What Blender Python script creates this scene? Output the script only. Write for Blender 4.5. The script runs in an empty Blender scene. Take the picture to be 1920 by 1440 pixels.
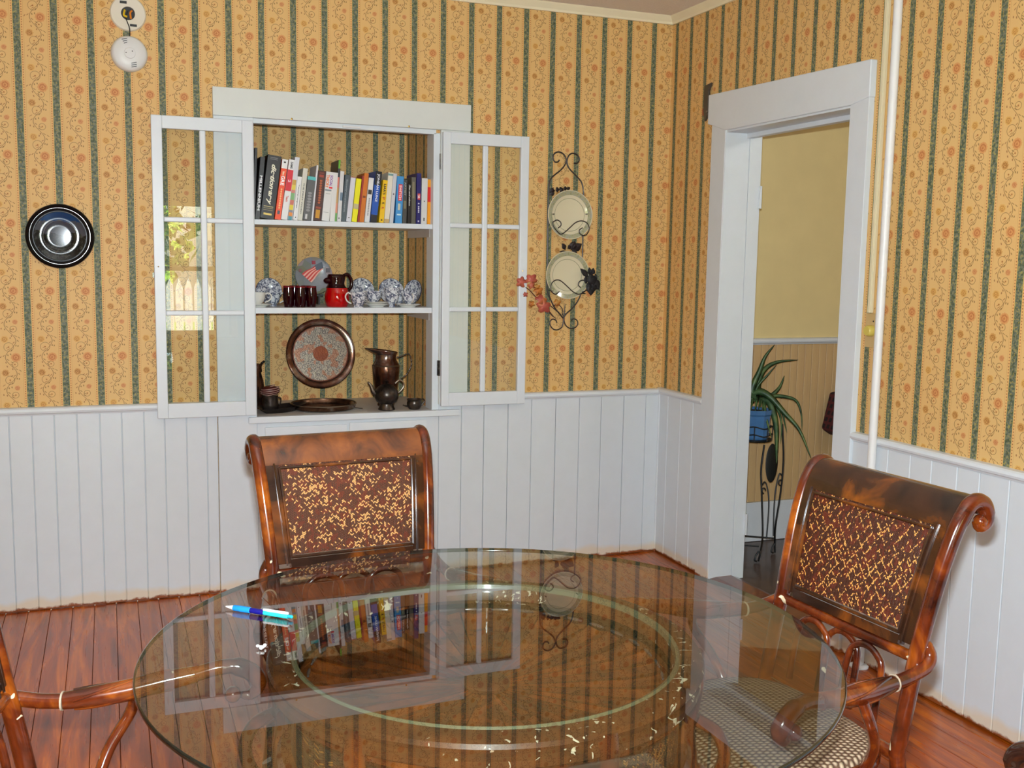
import bpy, math, random
from mathutils import Matrix, Vector
random.seed(7)
PI = math.pi
scene = bpy.context.scene
COL = scene.collection
# ---------------------------------------------------------------- camera (room corner back/right = world origin)
CAM = Vector((-2.5911, -4.5692, 1.4707))
YAW, PITCH, ROLL, FPX = 0.37204, -0.11906, 0.01687, 1942.758
def cam_axes():
    cy, sy, cp, sp = math.cos(YAW), math.sin(YAW), math.cos(PITCH), math.sin(PITCH)
    f = Vector((sy*cp, cy*cp, sp)); r = Vector((cy, -sy, 0)); u = r.cross(f)
    cr, sr = math.cos(ROLL), math.sin(ROLL)
    return f, r*cr + u*sr, -r*sr + u*cr
FW, RT, UP = cam_axes()
cd = bpy.data.cameras.new('camera'); cam = bpy.data.objects.new('camera', cd); COL.objects.link(cam)
cd.sensor_width = 36; cd.lens = FPX/1920*36; cd.clip_start = .05; cd.clip_end = 200
mw = Matrix(((RT.x, UP.x, -FW.x, CAM.x), (RT.y, UP.y, -FW.y, CAM.y), (RT.z, UP.z, -FW.z, CAM.z), (0, 0, 0, 1)))
cam.matrix_world = mw
scene.camera = cam
# ---------------------------------------------------------------- world: daylight sky outside the rear window
w = bpy.data.worlds.new('world'); scene.world = w; w.use_nodes = True
nt = w.node_tree; nt.nodes.clear()
sky = nt.nodes.new('ShaderNodeTexSky'); sky.sky_type = 'NISHITA'; sky.sun_disc = False
sky.sun_elevation = math.radians(48); sky.sun_rotation = math.radians(20)
bg = nt.nodes.new('ShaderNodeBackground'); bg.inputs[1].default_value = 1.6
out = nt.nodes.new('ShaderNodeOutputWorld')
nt.links.new(sky.outputs[0], bg.inputs[0]); nt.links.new(bg.outputs[0], out.inputs[0])
sd = bpy.data.lights.new('sun', 'SUN'); sd.energy = 150; sd.angle = .01; sd.color = (1, .95, .86)
so = bpy.data.objects.new('sun', sd); COL.objects.link(so)
so.rotation_euler = (math.radians(-42), 0, math.radians(18))      # high over the house, lights the garden fence
# the camera's own flash, just above the lens
fd = bpy.data.lights.new('camera_flash', 'AREA'); fd.shape = 'RECTANGLE'; fd.size = .05; fd.size_y = .025
fd.energy = 122; fd.color = (.85, .94, 1)
fo = bpy.data.objects.new('camera_flash', fd); COL.objects.link(fo)
fm = mw.copy(); fm.translation = CAM + UP*.085 + FW*.03; fo.matrix_world = fm
scene.view_settings.view_transform = 'Standard'; scene.view_settings.look = 'None'
scene.view_settings.exposure = 0.0; scene.view_settings.gamma = 1; scene.view_settings.use_curve_mapping = False
# ---------------------------------------------------------------- helpers
def ray(px, py): return FW + RT*((px-960)/FPX) - UP*((py-720)/FPX)
def aty(px, py, y): d = ray(px, py); return CAM + d*((y-CAM.y)/d.y)
def atx(px, py, x): d = ray(px, py); return CAM + d*((x-CAM.x)/d.x)
def atz(px, py, z): d = ray(px, py); return CAM + d*((z-CAM.z)/d.z)
def s2l(c): c = c/255; return c/12.92 if c <= .04045 else ((c+.055)/1.055)**2.4
def rgb(r, g, b, k=1.0): return (min(1, s2l(r)*k), min(1, s2l(g)*k), min(1, s2l(b)*k), 1)

class MB:
    """collects geometry, then links it as ONE mesh object"""
    def __init__(s): s.v = []; s.f = []; s.m = []; s.T = Matrix.Identity(4); s.mi = 0
    def vert(s, p): s.v.append(s.T @ Vector(p)); return len(s.v)-1
    def face(s, ids): s.f.append(tuple(ids)); s.m.append(s.mi)
    def box(s, a, b):
        x0, y0, z0 = a; x1, y1, z1 = b
        i = [s.vert(p) for p in ((x0,y0,z0),(x1,y0,z0),(x1,y1,z0),(x0,y1,z0),(x0,y0,z1),(x1,y0,z1),(x1,y1,z1),(x0,y1,z1))]
        for q in ((0,3,2,1),(4,5,6,7),(0,1,5,4),(1,2,6,5),(2,3,7,6),(3,0,4,7)): s.face([i[k] for k in q])
        return s
    def quad(s, *P): s.face([s.vert(p) for p in P]); return s
    def poly(s, P, n, t):
        """flat outline P (3-D points) extruded by vector n*t"""
        n = Vector(n)*t; k = len(P)
        a = [s.vert(p) for p in P]; b = [s.vert(Vector(p)+n) for p in P]
        s.face(a[::-1]); s.face(b)
        for i in range(k): j = (i+1) % k; s.face((a[i], a[j], b[j], b[i]))
        return s
    def tube(s, P, r, n=8, caps=True, closed=False, flat=None):
        P = [Vector(p) for p in P]; k = len(P)
        R = r if isinstance(r, (list, tuple)) else [r]*k
        up = None; rings = []
        for i, p in enumerate(P):
            if closed: t = P[(i+1) % k]-P[i-1]
            else: t = P[min(i+1, k-1)]-P[max(i-1, 0)]
            t = t.normalized() if t.length > 1e-9 else Vector((0, 0, 1))
            if up is None: up = Vector((0, 0, 1)) if abs(t.z) < .9 else Vector((1, 0, 0))
            sd_ = t.cross(up)
            if sd_.length < 1e-6: sd_ = t.orthogonal()
            sd_.normalize(); up = sd_.cross(t).normalized()
            ring = []
            for j in range(n):
                a = 2*PI*j/n
                ring.append(s.vert(p + sd_*math.cos(a)*R[i] + up*math.sin(a)*R[i]*(flat or 1)))
            rings.append(ring)
        for i in range(k if closed else k-1):
            A, B = rings[i], rings[(i+1) % k]
            for j in range(n): s.face((A[j], B[j], B[(j+1) % n], A[(j+1) % n]))
        if caps and not closed: s.face(rings[0]); s.face(rings[-1][::-1])
        return s
    def lathe(s, prof, n=24, T=None, arc=1.0):
        T = T or Matrix.Identity(4); rings = []
        for (r, z) in prof:
            if r < 1e-5: rings.append([s.vert(T @ Vector((0, 0, z)))])
            else: rings.append([s.vert(T @ Vector((r*math.cos(2*PI*arc*j/n), r*math.sin(2*PI*arc*j/n), z))) for j in range(n)])
        m = n if arc == 1.0 else n-1
        for A, B in zip(rings[:-1], rings[1:]):
            for j in range(m):
                j2 = (j+1) % n
                if len(A) == 1 and len(B) == 1: continue
                if len(A) == 1: s.face((A[0], B[j2], B[j]))
                elif len(B) == 1: s.face((A[j], A[j2], B[0]))
                else: s.face((A[j], A[j2], B[j2], B[j]))
        return s
    def sphere(s, c, r, n=12, sc=(1, 1, 1)):
        T = Matrix.Translation(Vector(c)) @ Matrix.Diagonal((sc[0], sc[1], sc[2], 1))
        m = n//2+1
        return s.lathe([(r*math.sin(PI*i/m), -r*math.cos(PI*i/m)) for i in range(m+1)], n, T)
    def grid(s, fn, nu, nv, closeu=False):
        ids = [[s.vert(fn(i/nu, j/nv)) for j in range(nv+1)] for i in range(nu+(0 if closeu else 1))]
        for i in range(nu):
            for j in range(nv):
                a, b = ids[i], ids[(i+1) % len(ids)]
                s.face((a[j], b[j], b[j+1], a[j+1]))
        return s
    def build(s, name, mat, parent=None, bevel=0, smooth=False, local=False, thick=0, seg=2):
        """top level: origin at the bottom centre. child: vertices taken as world coordinates unless local=True"""
        V = s.v
        loc = None
        if parent is None:
            xs = [p.x for p in V]; ys = [p.y for p in V]; zs = [p.z for p in V]
            loc = Vector(((min(xs)+max(xs))/2, (min(ys)+max(ys))/2, min(zs)))
            V = [p-loc for p in V]
        elif not local:
            inv = WM[parent.name].inverted(); V = [inv @ p for p in V]
        me = bpy.data.meshes.new(name)
        me.from_pydata([tuple(p) for p in V], [], s.f)
        mats = mat if isinstance(mat, (list, tuple)) else [mat]
        for mm in mats: me.materials.append(mm)
        if any(s.m): me.polygons.foreach_set('material_index', s.m)
        if smooth: me.polygons.foreach_set('use_smooth', [True]*len(me.polygons))
        me.validate(); me.update()
        o = bpy.data.objects.new(name, me); COL.objects.link(o)
        if parent is not None: o.parent = parent; WM[o.name] = WM[parent.name].copy()
        else: o.location = loc; WM[o.name] = Matrix.Translation(loc)
        if smooth and smooth != 'all':
            md = o.modifiers.new('edges', 'EDGE_SPLIT'); md.split_angle = math.radians(40)
        if thick:
            md = o.modifiers.new('thickness', 'SOLIDIFY'); md.thickness = thick; md.offset = 0
        if bevel:
            md = o.modifiers.new('bevel', 'BEVEL'); md.width = bevel; md.segments = seg; md.limit_method = 'ANGLE'; md.angle_limit = math.radians(35)
        return o
WM = {}
def tag(o, label=None, cat=None, group=None, kind=None):
    if label: o['label'] = label
    if cat: o['category'] = cat
    if group: o['group'] = group
    if kind: o['kind'] = kind
    return o
def thing(name, label, cat, loc, rotz=0, group=None, roty=0):
    o = bpy.data.objects.new(name, None); COL.objects.link(o)
    o.empty_display_size = .05
    o.location = loc; o.rotation_euler = (0, roty, rotz)
    WM[o.name] = Matrix.Translation(Vector(loc)) @ Matrix.Rotation(rotz, 4, 'Z') @ Matrix.Rotation(roty, 4, 'Y')
    return tag(o, label, cat, group)
def struct(o): o['kind'] = 'structure'; return o
def arc(c, r, a0, a1, n, ax=0, ay=2, other=None):
    """points of an arc in the plane of axes ax, ay"""
    P = []
    for i in range(n+1):
        a = math.radians(a0+(a1-a0)*i/n); p = list(c); p[ax] += r*math.cos(a); p[ay] += r*math.sin(a); P.append(tuple(p))
    return P
def spline(P, n=6):
    """Catmull-Rom through 3-D points"""
    P = [Vector(p) for p in P]; Q = [P[0]*2-P[1]]+P+[P[-1]*2-P[-2]]; O = []
    for i in range(1, len(Q)-2):
        a, b, c, d = Q[i-1:i+3]
        for k in range(n):
            t = k/n
            O.append(.5*((2*b)+(c-a)*t+(2*a-5*b+4*c-d)*t*t+(3*b-a-3*c+d)*t**3))
    O.append(P[-1]); return O
def text_mesh(body, size, font_shear=0, bold=0, spacing=1.0):
    cu = bpy.data.curves.new('lettering', 'FONT'); cu.body = body; cu.size = size; cu.shear = font_shear
    cu.offset = bold; cu.space_character = spacing; cu.extrude = .00025; cu.align_x = 'CENTER'; cu.align_y = 'CENTER'; cu.resolution_u = 3
    o = bpy.data.objects.new('lettering', cu); COL.objects.link(o)
    dg = bpy.context.evaluated_depsgraph_get(); me = bpy.data.meshes.new_from_object(o.evaluated_get(dg))
    bpy.data.objects.remove(o); bpy.data.curves.remove(cu)
    return me
def add_text(body, parent, mat, M, length=None, height=None, shear=0, bold=0, spacing=1.0, name='title'):
    me = text_mesh(body, .02, shear, bold, spacing)
    xs = [v.co.x for v in me.vertices]; ys = [v.co.y for v in me.vertices]
    if not xs: return None
    w_, h_ = max(xs)-min(xs), max(ys)-min(ys)
    cx, cy = (max(xs)+min(xs))/2, (max(ys)+min(ys))/2
    sx = length/w_ if length else 1; sy = height/h_ if height else sx
    me.transform(M @ Matrix.Diagonal((sx, sy, 1, 1)) @ Matrix.Translation((-cx, -cy, 0)))
    me.materials.clear(); me.materials.append(mat)
    me.name = name
    o = bpy.data.objects.new(name, me); COL.objects.link(o); o.parent = parent; WM[o.name] = WM[parent.name].copy()
    return o
# ---------------------------------------------------------------- material helpers
class NT:
    def __init__(s, name):
        s.mat = bpy.data.materials.new(name); s.mat.use_nodes = True; s.t = s.mat.node_tree; s.t.nodes.clear()
        s.out = s.n('ShaderNodeOutputMaterial')
    def n(s, typ, **kw):
        nd = s.t.nodes.new(typ)
        for k, v in kw.items(): setattr(nd, k, v)
        return nd
    def put(s, sock, v):
        if isinstance(v, bpy.types.NodeSocket): s.t.links.new(v, sock)
        elif v is not None:
            if sock.type == 'RGBA' and len(v) == 3: v = (*v, 1)
            sock.default_value = v
    def m(s, op, a, b=None, c=None, clamp=False):
        nd = s.n('ShaderNodeMath', operation=op, use_clamp=clamp)
        for i, v in enumerate((a, b, c)):
            if v is not None: s.put(nd.inputs[i], v)
        return nd.outputs[0]
    def mix(s, f, a, b):
        nd = s.n('ShaderNodeMix', data_type='RGBA'); s.put(nd.inputs[0], f); s.put(nd.inputs[6], a); s.put(nd.inputs[7], b); return nd.outputs[2]
    def noise(s, vec, scale, detail=2, rough=.5, dist=0, d='3D'):
        nd = s.n('ShaderNodeTexNoise', noise_dimensions=d)
        if vec is not None: s.put(nd.inputs['Vector'], vec)
        s.put(nd.inputs['Scale'], scale); s.put(nd.inputs['Detail'], detail); s.put(nd.inputs['Roughness'], rough); s.put(nd.inputs['Distortion'], dist)
        return nd.outputs[0]
    def ramp(s, f, stops, interp='LINEAR'):
        nd = s.n('ShaderNodeValToRGB'); nd.color_ramp.interpolation = interp; e = nd.color_ramp.elements
        while len(e) > 1: e.remove(e[0])
        e[0].position = stops[0][0]; e[0].color = stops[0][1]
        for p, c in stops[1:]: x = e.new(p); x.color = c
        s.put(nd.inputs[0], f); return nd.outputs[0]
    def pos(s): return s.n('ShaderNodeNewGeometry').outputs['Position']
    def obj(s): return s.n('ShaderNodeTexCoord').outputs['Object']
    def sep(s, v): nd = s.n('ShaderNodeSeparateXYZ'); s.put(nd.inputs[0], v); return nd.outputs
    def comb(s, x, y, z): nd = s.n('ShaderNodeCombineXYZ'); s.put(nd.inputs[0], x); s.put(nd.inputs[1], y); s.put(nd.inputs[2], z); return nd.outputs[0]
    def vscale(s, v, sc): nd = s.n('ShaderNodeVectorMath', operation='MULTIPLY'); s.put(nd.inputs[0], v); nd.inputs[1].default_value = sc; return nd.outputs[0]
    def bump(s, h, strength=.3, dist=.002):
        nd = s.n('ShaderNodeBump'); s.put(nd.inputs['Height'], h); nd.inputs['Strength'].default_value = strength; nd.inputs['Distance'].default_value = dist
        return nd.outputs[0]
    def bsdf(s, color, rough=.5, metal=0, normal=None, coat=0, spec=.5, trans=0, emit=None, estr=0, ior=1.5):
        nd = s.n('ShaderNodeBsdfPrincipled')
        s.put(nd.inputs['Base Color'], color); s.put(nd.inputs['Roughness'], rough); s.put(nd.inputs['Metallic'], metal)
        s.put(nd.inputs['Coat Weight'], coat); nd.inputs['Coat Roughness'].default_value = .08
        s.put(nd.inputs['Specular IOR Level'], spec); s.put(nd.inputs['Transmission Weight'], trans); nd.inputs['IOR'].default_value = ior
        if normal is not None: s.put(nd.inputs['Normal'], normal)
        s.t.links.new(nd.outputs[0], s.out.inputs[0]); return s.mat
def plain(name, c, rough=.5, metal=0, coat=0, var=.0, bump=0, bscale=200, spec=.5):
    t = NT(name); col = c
    if var:
        f = t.noise(t.obj(), 9, 3); f = t.m('MULTIPLY_ADD', f, 2*var, 1-var)
        vm = t.n('ShaderNodeVectorMath', operation='SCALE'); vm.inputs[0].default_value = c[:3]; t.put(vm.inputs['Scale'], f); col = vm.outputs[0]
    nm = t.bump(t.noise(t.obj(), bscale, 3), bump, .001) if bump else None
    return t.bsdf(col, rough, metal, nm, coat, spec)
PCACHE = {}
def pc(r, g, b, rough=.45, k=1.0):
    key = (r, g, b, rough, k)
    if key not in PCACHE: PCACHE[key] = plain('print_colour', rgb(r, g, b, k), rough)
    return PCACHE[key]
# ---------------------------------------------------------------- materials
STR = .133; VREP = .266
def wallpaper(name, axis, sign, off):
    t = NT(name); P = t.pos(); S = t.sep(P)
    s = S[axis]
    if sign < 0: s = t.m('MULTIPLY', s, -1)
    # slight hand-hung irregularity
    u = t.m('FLOORED_MODULO', t.m('DIVIDE', t.m('SUBTRACT', s, off), STR), 1.0)
    x = t.m('MULTIPLY', t.m('SUBTRACT', u, .5), STR)
    y = t.m('FLOORED_MODULO', t.m('SUBTRACT', S[2], 1.05), VREP)            # 0 at the peony, counts upward
    p = t.comb(x, y, 0.0)
    big = t.noise(P, 3.0, 2)
    base = t.mix(big, rgb(232, 196, 132, .90), rgb(234, 188, 120, .90))
    ax = t.m('ABSOLUTE', x)
    # border bands and dotted rows
    band = t.m('MULTIPLY', t.m('GREATER_THAN', ax, .0415), t.m('LESS_THAN', ax, .0425))
    base = t.mix(t.m('MULTIPLY', t.m('GREATER_THAN', ax, .0455), .30), base, rgb(226, 158, 84, 1.1))
    base = t.mix(t.m('MULTIPLY', band, .5), base, rgb(170, 110, 50))
    dy = t.m('SUBTRACT', t.m('FLOORED_MODULO', y, .0095), .00475)
    dx = t.m('SUBTRACT', ax, .0485)
    dd = t.m('SQRT', t.m('ADD', t.m('MULTIPLY', dx, dx), t.m('MULTIPLY', dy, dy)))
    base = t.mix(t.m('MULTIPLY', t.m('LESS_THAN', dd, .0021), .75), base, rgb(128, 60, 40))
    ink = (rgb(116, 82, 44))
    def dist(cx, cy, wrap=True):
        a = t.n('ShaderNodeVectorMath', operation='DISTANCE'); t.put(a.inputs[0], p); a.inputs[1].default_value = (cx, cy % VREP, 0)
        return a.outputs['Value']
    # vine
    xv = t.m('MULTIPLY', t.m('COSINE', t.m('MULTIPLY', y, 2*PI/(VREP/2))), -.020)
    dv = t.m('SUBTRACT', x, xv)
    col = t.mix(t.m('MULTIPLY', t.m('LESS_THAN', t.m('ABSOLUTE', dv), .0015), .66), base, ink)
    # little leaves along the vine (both sides)
    for sgn, ph, per in ((1, .0, .0190), (-1, .007, .0266), (2.2, .004, .0333), (-2.4, .017, .0380)):
        ly = t.m('SUBTRACT', t.m('FLOORED_MODULO', t.m('ADD', y, ph), per), per/2)
        lx = t.m('SUBTRACT', dv, .0072*sgn); sgn = 1 if sgn > 0 else -1
        q = t.m('ADD', lx, t.m('MULTIPLY', ly, .8*sgn)); r_ = t.m('SUBTRACT', ly, t.m('MULTIPLY', lx, .8*sgn))
        e = t.m('ADD', t.m('POWER', t.m('DIVIDE', q, .0023), 2), t.m('POWER', t.m('DIVIDE', r_, .0058), 2))
        col = t.mix(t.m('MULTIPLY', t.m('LESS_THAN', e, 1), .75), col, rgb(120, 88, 40) if sgn > 0 else rgb(140, 84, 46))
    # scroll loops
    for cx, cy, r in ((-.006, -.091, .0165), (-.007, -.224, .0175), (.012, -.152, .012), (.013, -.028, .011)):
        d = dist(cx, cy); k = t.m('LESS_THAN', t.m('ABSOLUTE', t.m('SUBTRACT', d, r)), .0009)
        col = t.mix(t.m('MULTIPLY', k, .75), col, ink)
        col = t.mix(t.m('MULTIPLY', t.m('LESS_THAN', d, .003), .8), col, rgb(160, 90, 36))
    # flowers
    wob = t.noise(t.vscale(p, (260, 260, 1)), 1.0, 1)
    wo = t.m('MULTIPLY', t.m('SUBTRACT', wob, .5), .008)
    for cx, cy, r, c1, c2 in ((.018, 0.0, .0150, (208, 126, 66), (176, 92, 48)), (.018, VREP-1e-6, .0150, (208, 126, 66), (176, 92, 48)),
                              (-.022, -.062, .0112, (188, 122, 34), (140, 80, 24)),
                              (.019, -.124, .0088, (212, 136, 82), (180, 96, 58)), (-.021, -.193, .0112, (214, 160, 66), (170, 104, 40))):
        cyy = cy if cy >= 0 else cy % VREP
        a = t.n('ShaderNodeVectorMath', operation='DISTANCE'); t.put(a.inputs[0], p); a.inputs[1].default_value = (cx, cyy, 0)
        r *= 1.2; d = t.m('ADD', a.outputs['Value'], wo)
        col = t.mix(t.m('MULTIPLY', t.m('LESS_THAN', d, r), .52), col, rgb(*c1))
        ringm = t.m('LESS_THAN', t.m('ABSOLUTE', t.m('SUBTRACT', d, r*.55)), r*.13)
        col = t.mix(t.m('MULTIPLY', ringm, .6), col, rgb(*c2))
        col = t.mix(t.m('MULTIPLY', t.m('LESS_THAN', d, r*.22), .6), col, rgb(*c2))
    # green mottled stripe
    n1 = t.noise(P, 90, 2, .6); n2 = t.noise(P, 160, 1)
    g = t.ramp(n1, [(0, rgb(48, 60, 38, 1.1)), (.42, rgb(76, 88, 66, 1.15)), (.55, rgb(104, 110, 98, 1.2)), (.7, rgb(150, 144, 80, 1.2))], 'LINEAR')
    g = t.mix(t.m('MULTIPLY', t.m('GREATER_THAN', n2, .62), .7), g, rgb(176, 158, 76))
    col = t.mix(t.m('GREATER_THAN', ax, .0531), col, rgb(176, 178, 100, 1.0))
    col = t.mix(t.m('GREATER_THAN', ax, .0540), col, g)
    # faint wash of age
    age = t.ramp(t.noise(P, 1.3, 3), [(.3, (1, 1, 1, 1)), (.8, (.9, .86, .8, 1))])
    mx = t.n('ShaderNodeMix', data_type='RGBA', blend_type='MULTIPLY'); mx.inputs[0].default_value = .8
    t.put(mx.inputs[6], col); t.put(mx.inputs[7], age)
    return t.bsdf(mx.outputs[2], .55, spec=.3)
WP_BACK = wallpaper('striped_wallpaper_back', 0, 1, -.1008)
WP_RIGHT = wallpaper('striped_wallpaper_right', 1, -1, .0434)
WP_CAB = wallpaper('striped_wallpaper_recess', 0, 1, -1.617)
WP_CABS = wallpaper('striped_wallpaper_recess_side', 1, 1, .06)

def white_paint(name, c=(222, 222, 222), grime=True, rough=.38, k=1.0, bump=.15):
    t = NT(name); P = t.pos(); S = t.sep(P)
    n = t.noise(P, 14, 4, .6)
    col = t.mix(t.m('MULTIPLY', n, .5), rgb(*c, k), rgb(c[0]-16, c[1]-16, c[2]-18, k))
    if grime:
        h = t.m('SUBTRACT', t.m('ADD', .022, t.m('MULTIPLY', t.noise(P, 7, 3), .075)), S[2])
        f = t.m('MULTIPLY', h, 40, clamp=True)
        col = t.mix(t.m('MULTIPLY', f, .6), col, rgb(224, 198, 158))
        h2 = t.m('SUBTRACT', t.m('MULTIPLY', t.noise(P, 26, 4, .7), .035), S[2])
        col = t.mix(t.m('MULTIPLY', h2, 120, clamp=True), col, rgb(140, 74, 34))
    nm = t.bump(t.noise(P, 60, 3), bump, .0015)
    return t.bsdf(col, rough, normal=nm, spec=.4)
WHITE = white_paint('white_gloss_paint', (216, 222, 227))
WHITE_C = white_paint('white_cabinet_paint', (220, 226, 231), False, .35)
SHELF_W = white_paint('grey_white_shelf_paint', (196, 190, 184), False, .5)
HEADW = white_paint('off_white_header_paint', (216, 220, 216), False, .4)
CREAM = white_paint('cream_crown_paint', (238, 228, 196), False, .45)
def ceiling_mat():
    t = NT('textured_ceiling'); P = t.pos()
    n = t.noise(P, 120, 4, .7)
    return t.bsdf(t.mix(n, rgb(250, 244, 236), rgb(216, 210, 202)), .8, normal=t.bump(n, .8, .004), spec=.2)
CEIL = ceiling_mat()
def floor_mat(name, dark=1.0):
    t = NT(name); P = t.pos()
    oi = t.n('ShaderNodeObjectInfo').outputs['Random']
    q = t.vscale(P, (9, .8, 1)); q2 = t.vscale(P, (60, 2.2, 1))
    a = t.noise(q, 2.0, 4, .6, 1.5); b = t.noise(q2, 1.5, 3)
    col = t.ramp(a, [(.25, rgb(96, 46, 26, 1.0*dark)), (.5, rgb(156, 76, 34, 1.15*dark)), (.72, rgb(200, 112, 40, 1.2*dark))])
    col = t.mix(t.m('MULTIPLY', b, .5), col, rgb(112, 62, 46, dark))
    hs = t.n('ShaderNodeHueSaturation'); t.put(hs.inputs['Color'], col)
    t.put(hs.inputs['Value'], t.m('MULTIPLY_ADD', oi, .5, .88)); t.put(hs.inputs['Saturation'], 1.05)
    nm = t.bump(a, .15, .002)
    return t.bsdf(hs.outputs[0], t.m('MULTIPLY_ADD', b, .2, .2), normal=nm, coat=.25)
FLOOR = floor_mat('red_stained_floor')
HALLF = plain('dark_hall_floor', rgb(74, 58, 52), .35, var=.4, coat=.2)
HALLY = plain('yellow_hall_wall', rgb(228, 208, 150, 1.0), .6, var=.06, bump=.15, bscale=120)
def hall_bead():
    t = NT('tan_hall_beadboard'); P = t.pos()
    n = t.noise(t.vscale(P, (30, 30, 3)), 1.5, 3)
    return t.bsdf(t.mix(n, rgb(214, 182, 126, 1.0), rgb(196, 160, 118, 1.0)), .5)
HALLB = hall_bead()
def chair_wood(name, c0, c1, c2, scale=8, chips=True, rough=.16):
    t = NT(name); O = t.obj()
    a = t.noise(O, scale, 4, .6, .8); b = t.noise(O, 26, 3)
    col = t.ramp(a, [(.32, c0), (.5, c1), (.68, c2)])
    col = t.mix(t.m('MULTIPLY', b, .35), col, c0)
    if chips:
        ch = t.m('GREATER_THAN', t.noise(O, 30, 1, .3, .6), .775)
        col = t.mix(ch, col, rgb(232, 214, 176))
    return t.bsdf(col, rough, coat=.7, normal=t.bump(b, .06, .001))
MAHOG = chair_wood('red_mahogany_varnish', rgb(42, 14, 8), rgb(108, 42, 14), rgb(180, 92, 22))
MAHOGD = chair_wood('near_black_mahogany', rgb(20, 12, 12), rgb(36, 20, 16), rgb(60, 34, 24), 8, False)
DARKW = chair_wood('dark_burnished_frame', rgb(30, 18, 12), rgb(62, 34, 18), rgb(140, 74, 22), 6, False, .22)
TABW = chair_wood('table_base_wood', rgb(44, 20, 12), rgb(104, 50, 20), rgb(150, 82, 30), 7, False, .38)
def tabring():
    t = NT('chipped_ring_wood'); O = t.obj()
    a = t.noise(O, 8, 4, .6, .8)
    col = t.ramp(a, [(.3, rgb(48, 24, 12)), (.55, rgb(110, 58, 24)), (.75, rgb(146, 84, 34))])
    q = t.n('ShaderNodeTexVoronoi'); q.feature = 'F1'; t.put(q.inputs['Vector'], O); q.inputs['Scale'].default_value = 34
    ch = t.m('MULTIPLY', t.m('GREATER_THAN', t.noise(O, 40, 2, .5, 1.5), .635), t.m('GREATER_THAN', t.noise(O, 6, 1), .44))
    col = t.mix(ch, col, rgb(238, 226, 196))
    return t.bsdf(col, .4, coat=.15)
RINGW = tabring()
def fan_mat():
    t = NT('sunburst_veneer'); O = t.obj(); r_ = t.n('ShaderNodeObjectInfo').outputs['Random']
    a = t.noise(O, 16, 4, .6, .6)
    col = t.ramp(a, [(.3, rgb(56, 28, 12)), (.6, rgb(142, 70, 20)), (.8, rgb(176, 94, 30))])
    hs = t.n('ShaderNodeHueSaturation'); t.put(hs.inputs['Color'], col); t.put(hs.inputs['Value'], t.m('MULTIPLY_ADD', r_, .45, .72))
    return t.bsdf(hs.outputs[0], .25, coat=.4)
FAN = fan_mat()
def cane(name, c0, c1, flecks=(222, 166, 100), dens=.56, cell=.0054, diag=False, rough=.3, ax=(0, 2)):
    """herringbone weave with worn golden flecks"""
    t = NT(name); O = t.obj(); S = t.sep(O)
    X, Z = S[ax[0]], S[ax[1]]
    u = t.m('DIVIDE', X, cell); v = t.m('DIVIDE', Z, cell*.8)
    iu = t.m('FLOOR', u); fu = t.m('SUBTRACT', t.m('SUBTRACT', u, iu), .5)
    par = t.m('SUBTRACT', t.m('MULTIPLY', t.m('FLOORED_MODULO', iu, 2), 2), 1)
    vv = t.m('ADD', v, t.m('MULTIPLY', t.m('MULTIPLY', fu, par), .9))
    iv = t.m('FLOOR', vv); fv = t.m('SUBTRACT', t.m('SUBTRACT', vv, iv), .5)
    h = t.m('MULTIPLY', t.m('SUBTRACT', 1, t.m('POWER', t.m('MULTIPLY', t.m('ABSOLUTE', fv), 2), 2)), t.m('SUBTRACT', 1, t.m('POWER', t.m('MULTIPLY', t.m('ABSOLUTE', fu), 1.8), 4)))
    wn = t.n('ShaderNodeTexWhiteNoise', noise_dimensions='3D'); t.put(wn.inputs['Vector'], t.comb(iu, iv, 3.0))
    big = t.noise(O, 14, 3, .6)
    A_, B_ = 1.42, 1.22
    if diag:   # worn along diagonal lines
        dl = t.m('ABSOLUTE', t.m('SINE', t.m('MULTIPLY', t.m('ADD', X, t.m('MULTIPLY', Z, .9)), 2*PI/.055)))
        dl2 = t.m('ABSOLUTE', t.m('SINE', t.m('MULTIPLY', t.m('SUBTRACT', X, t.m('MULTIPLY', Z, .62)), 2*PI/.05)))
        big = t.m('ADD', t.m('MULTIPLY', big, .55), t.m('MULTIPLY', t.m('MAXIMUM', t.m('GREATER_THAN', dl, .965), t.m('GREATER_THAN', dl2, .965)), .30))
    thr = t.m('SUBTRACT', 1.39 if diag else A_, t.m('MULTIPLY', big, 1.4 if diag else B_))
    fl = t.m('MULTIPLY', t.m('GREATER_THAN', wn.outputs[0], thr), t.m('GREATER_THAN', h, .35))
    col = t.mix(h, c0, c1)
    col = t.mix(t.m('MULTIPLY', t.m('GREATER_THAN', t.noise(O, 60, 2), .55), .35), col, rgb(130, 44, 20))
    col = t.mix(t.m('MULTIPLY', fl, .95), col, rgb(*flecks, 1.1))
    return t.bsdf(col, rough, normal=t.bump(h, .7, .0016), coat=.15)
CANE1 = cane('flecked_cane_weave', rgb(34, 18, 12), rgb(104, 58, 36), dens=.95)
CANE2 = cane('sparse_flecked_cane_weave', rgb(40, 18, 12), rgb(84, 40, 22), flecks=(244, 176, 90), dens=.95, diag=True, cell=.0044)
CANET = cane('table_cane_weave', rgb(44, 32, 24), rgb(96, 74, 54), flecks=(190, 134, 66), dens=.8)
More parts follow.
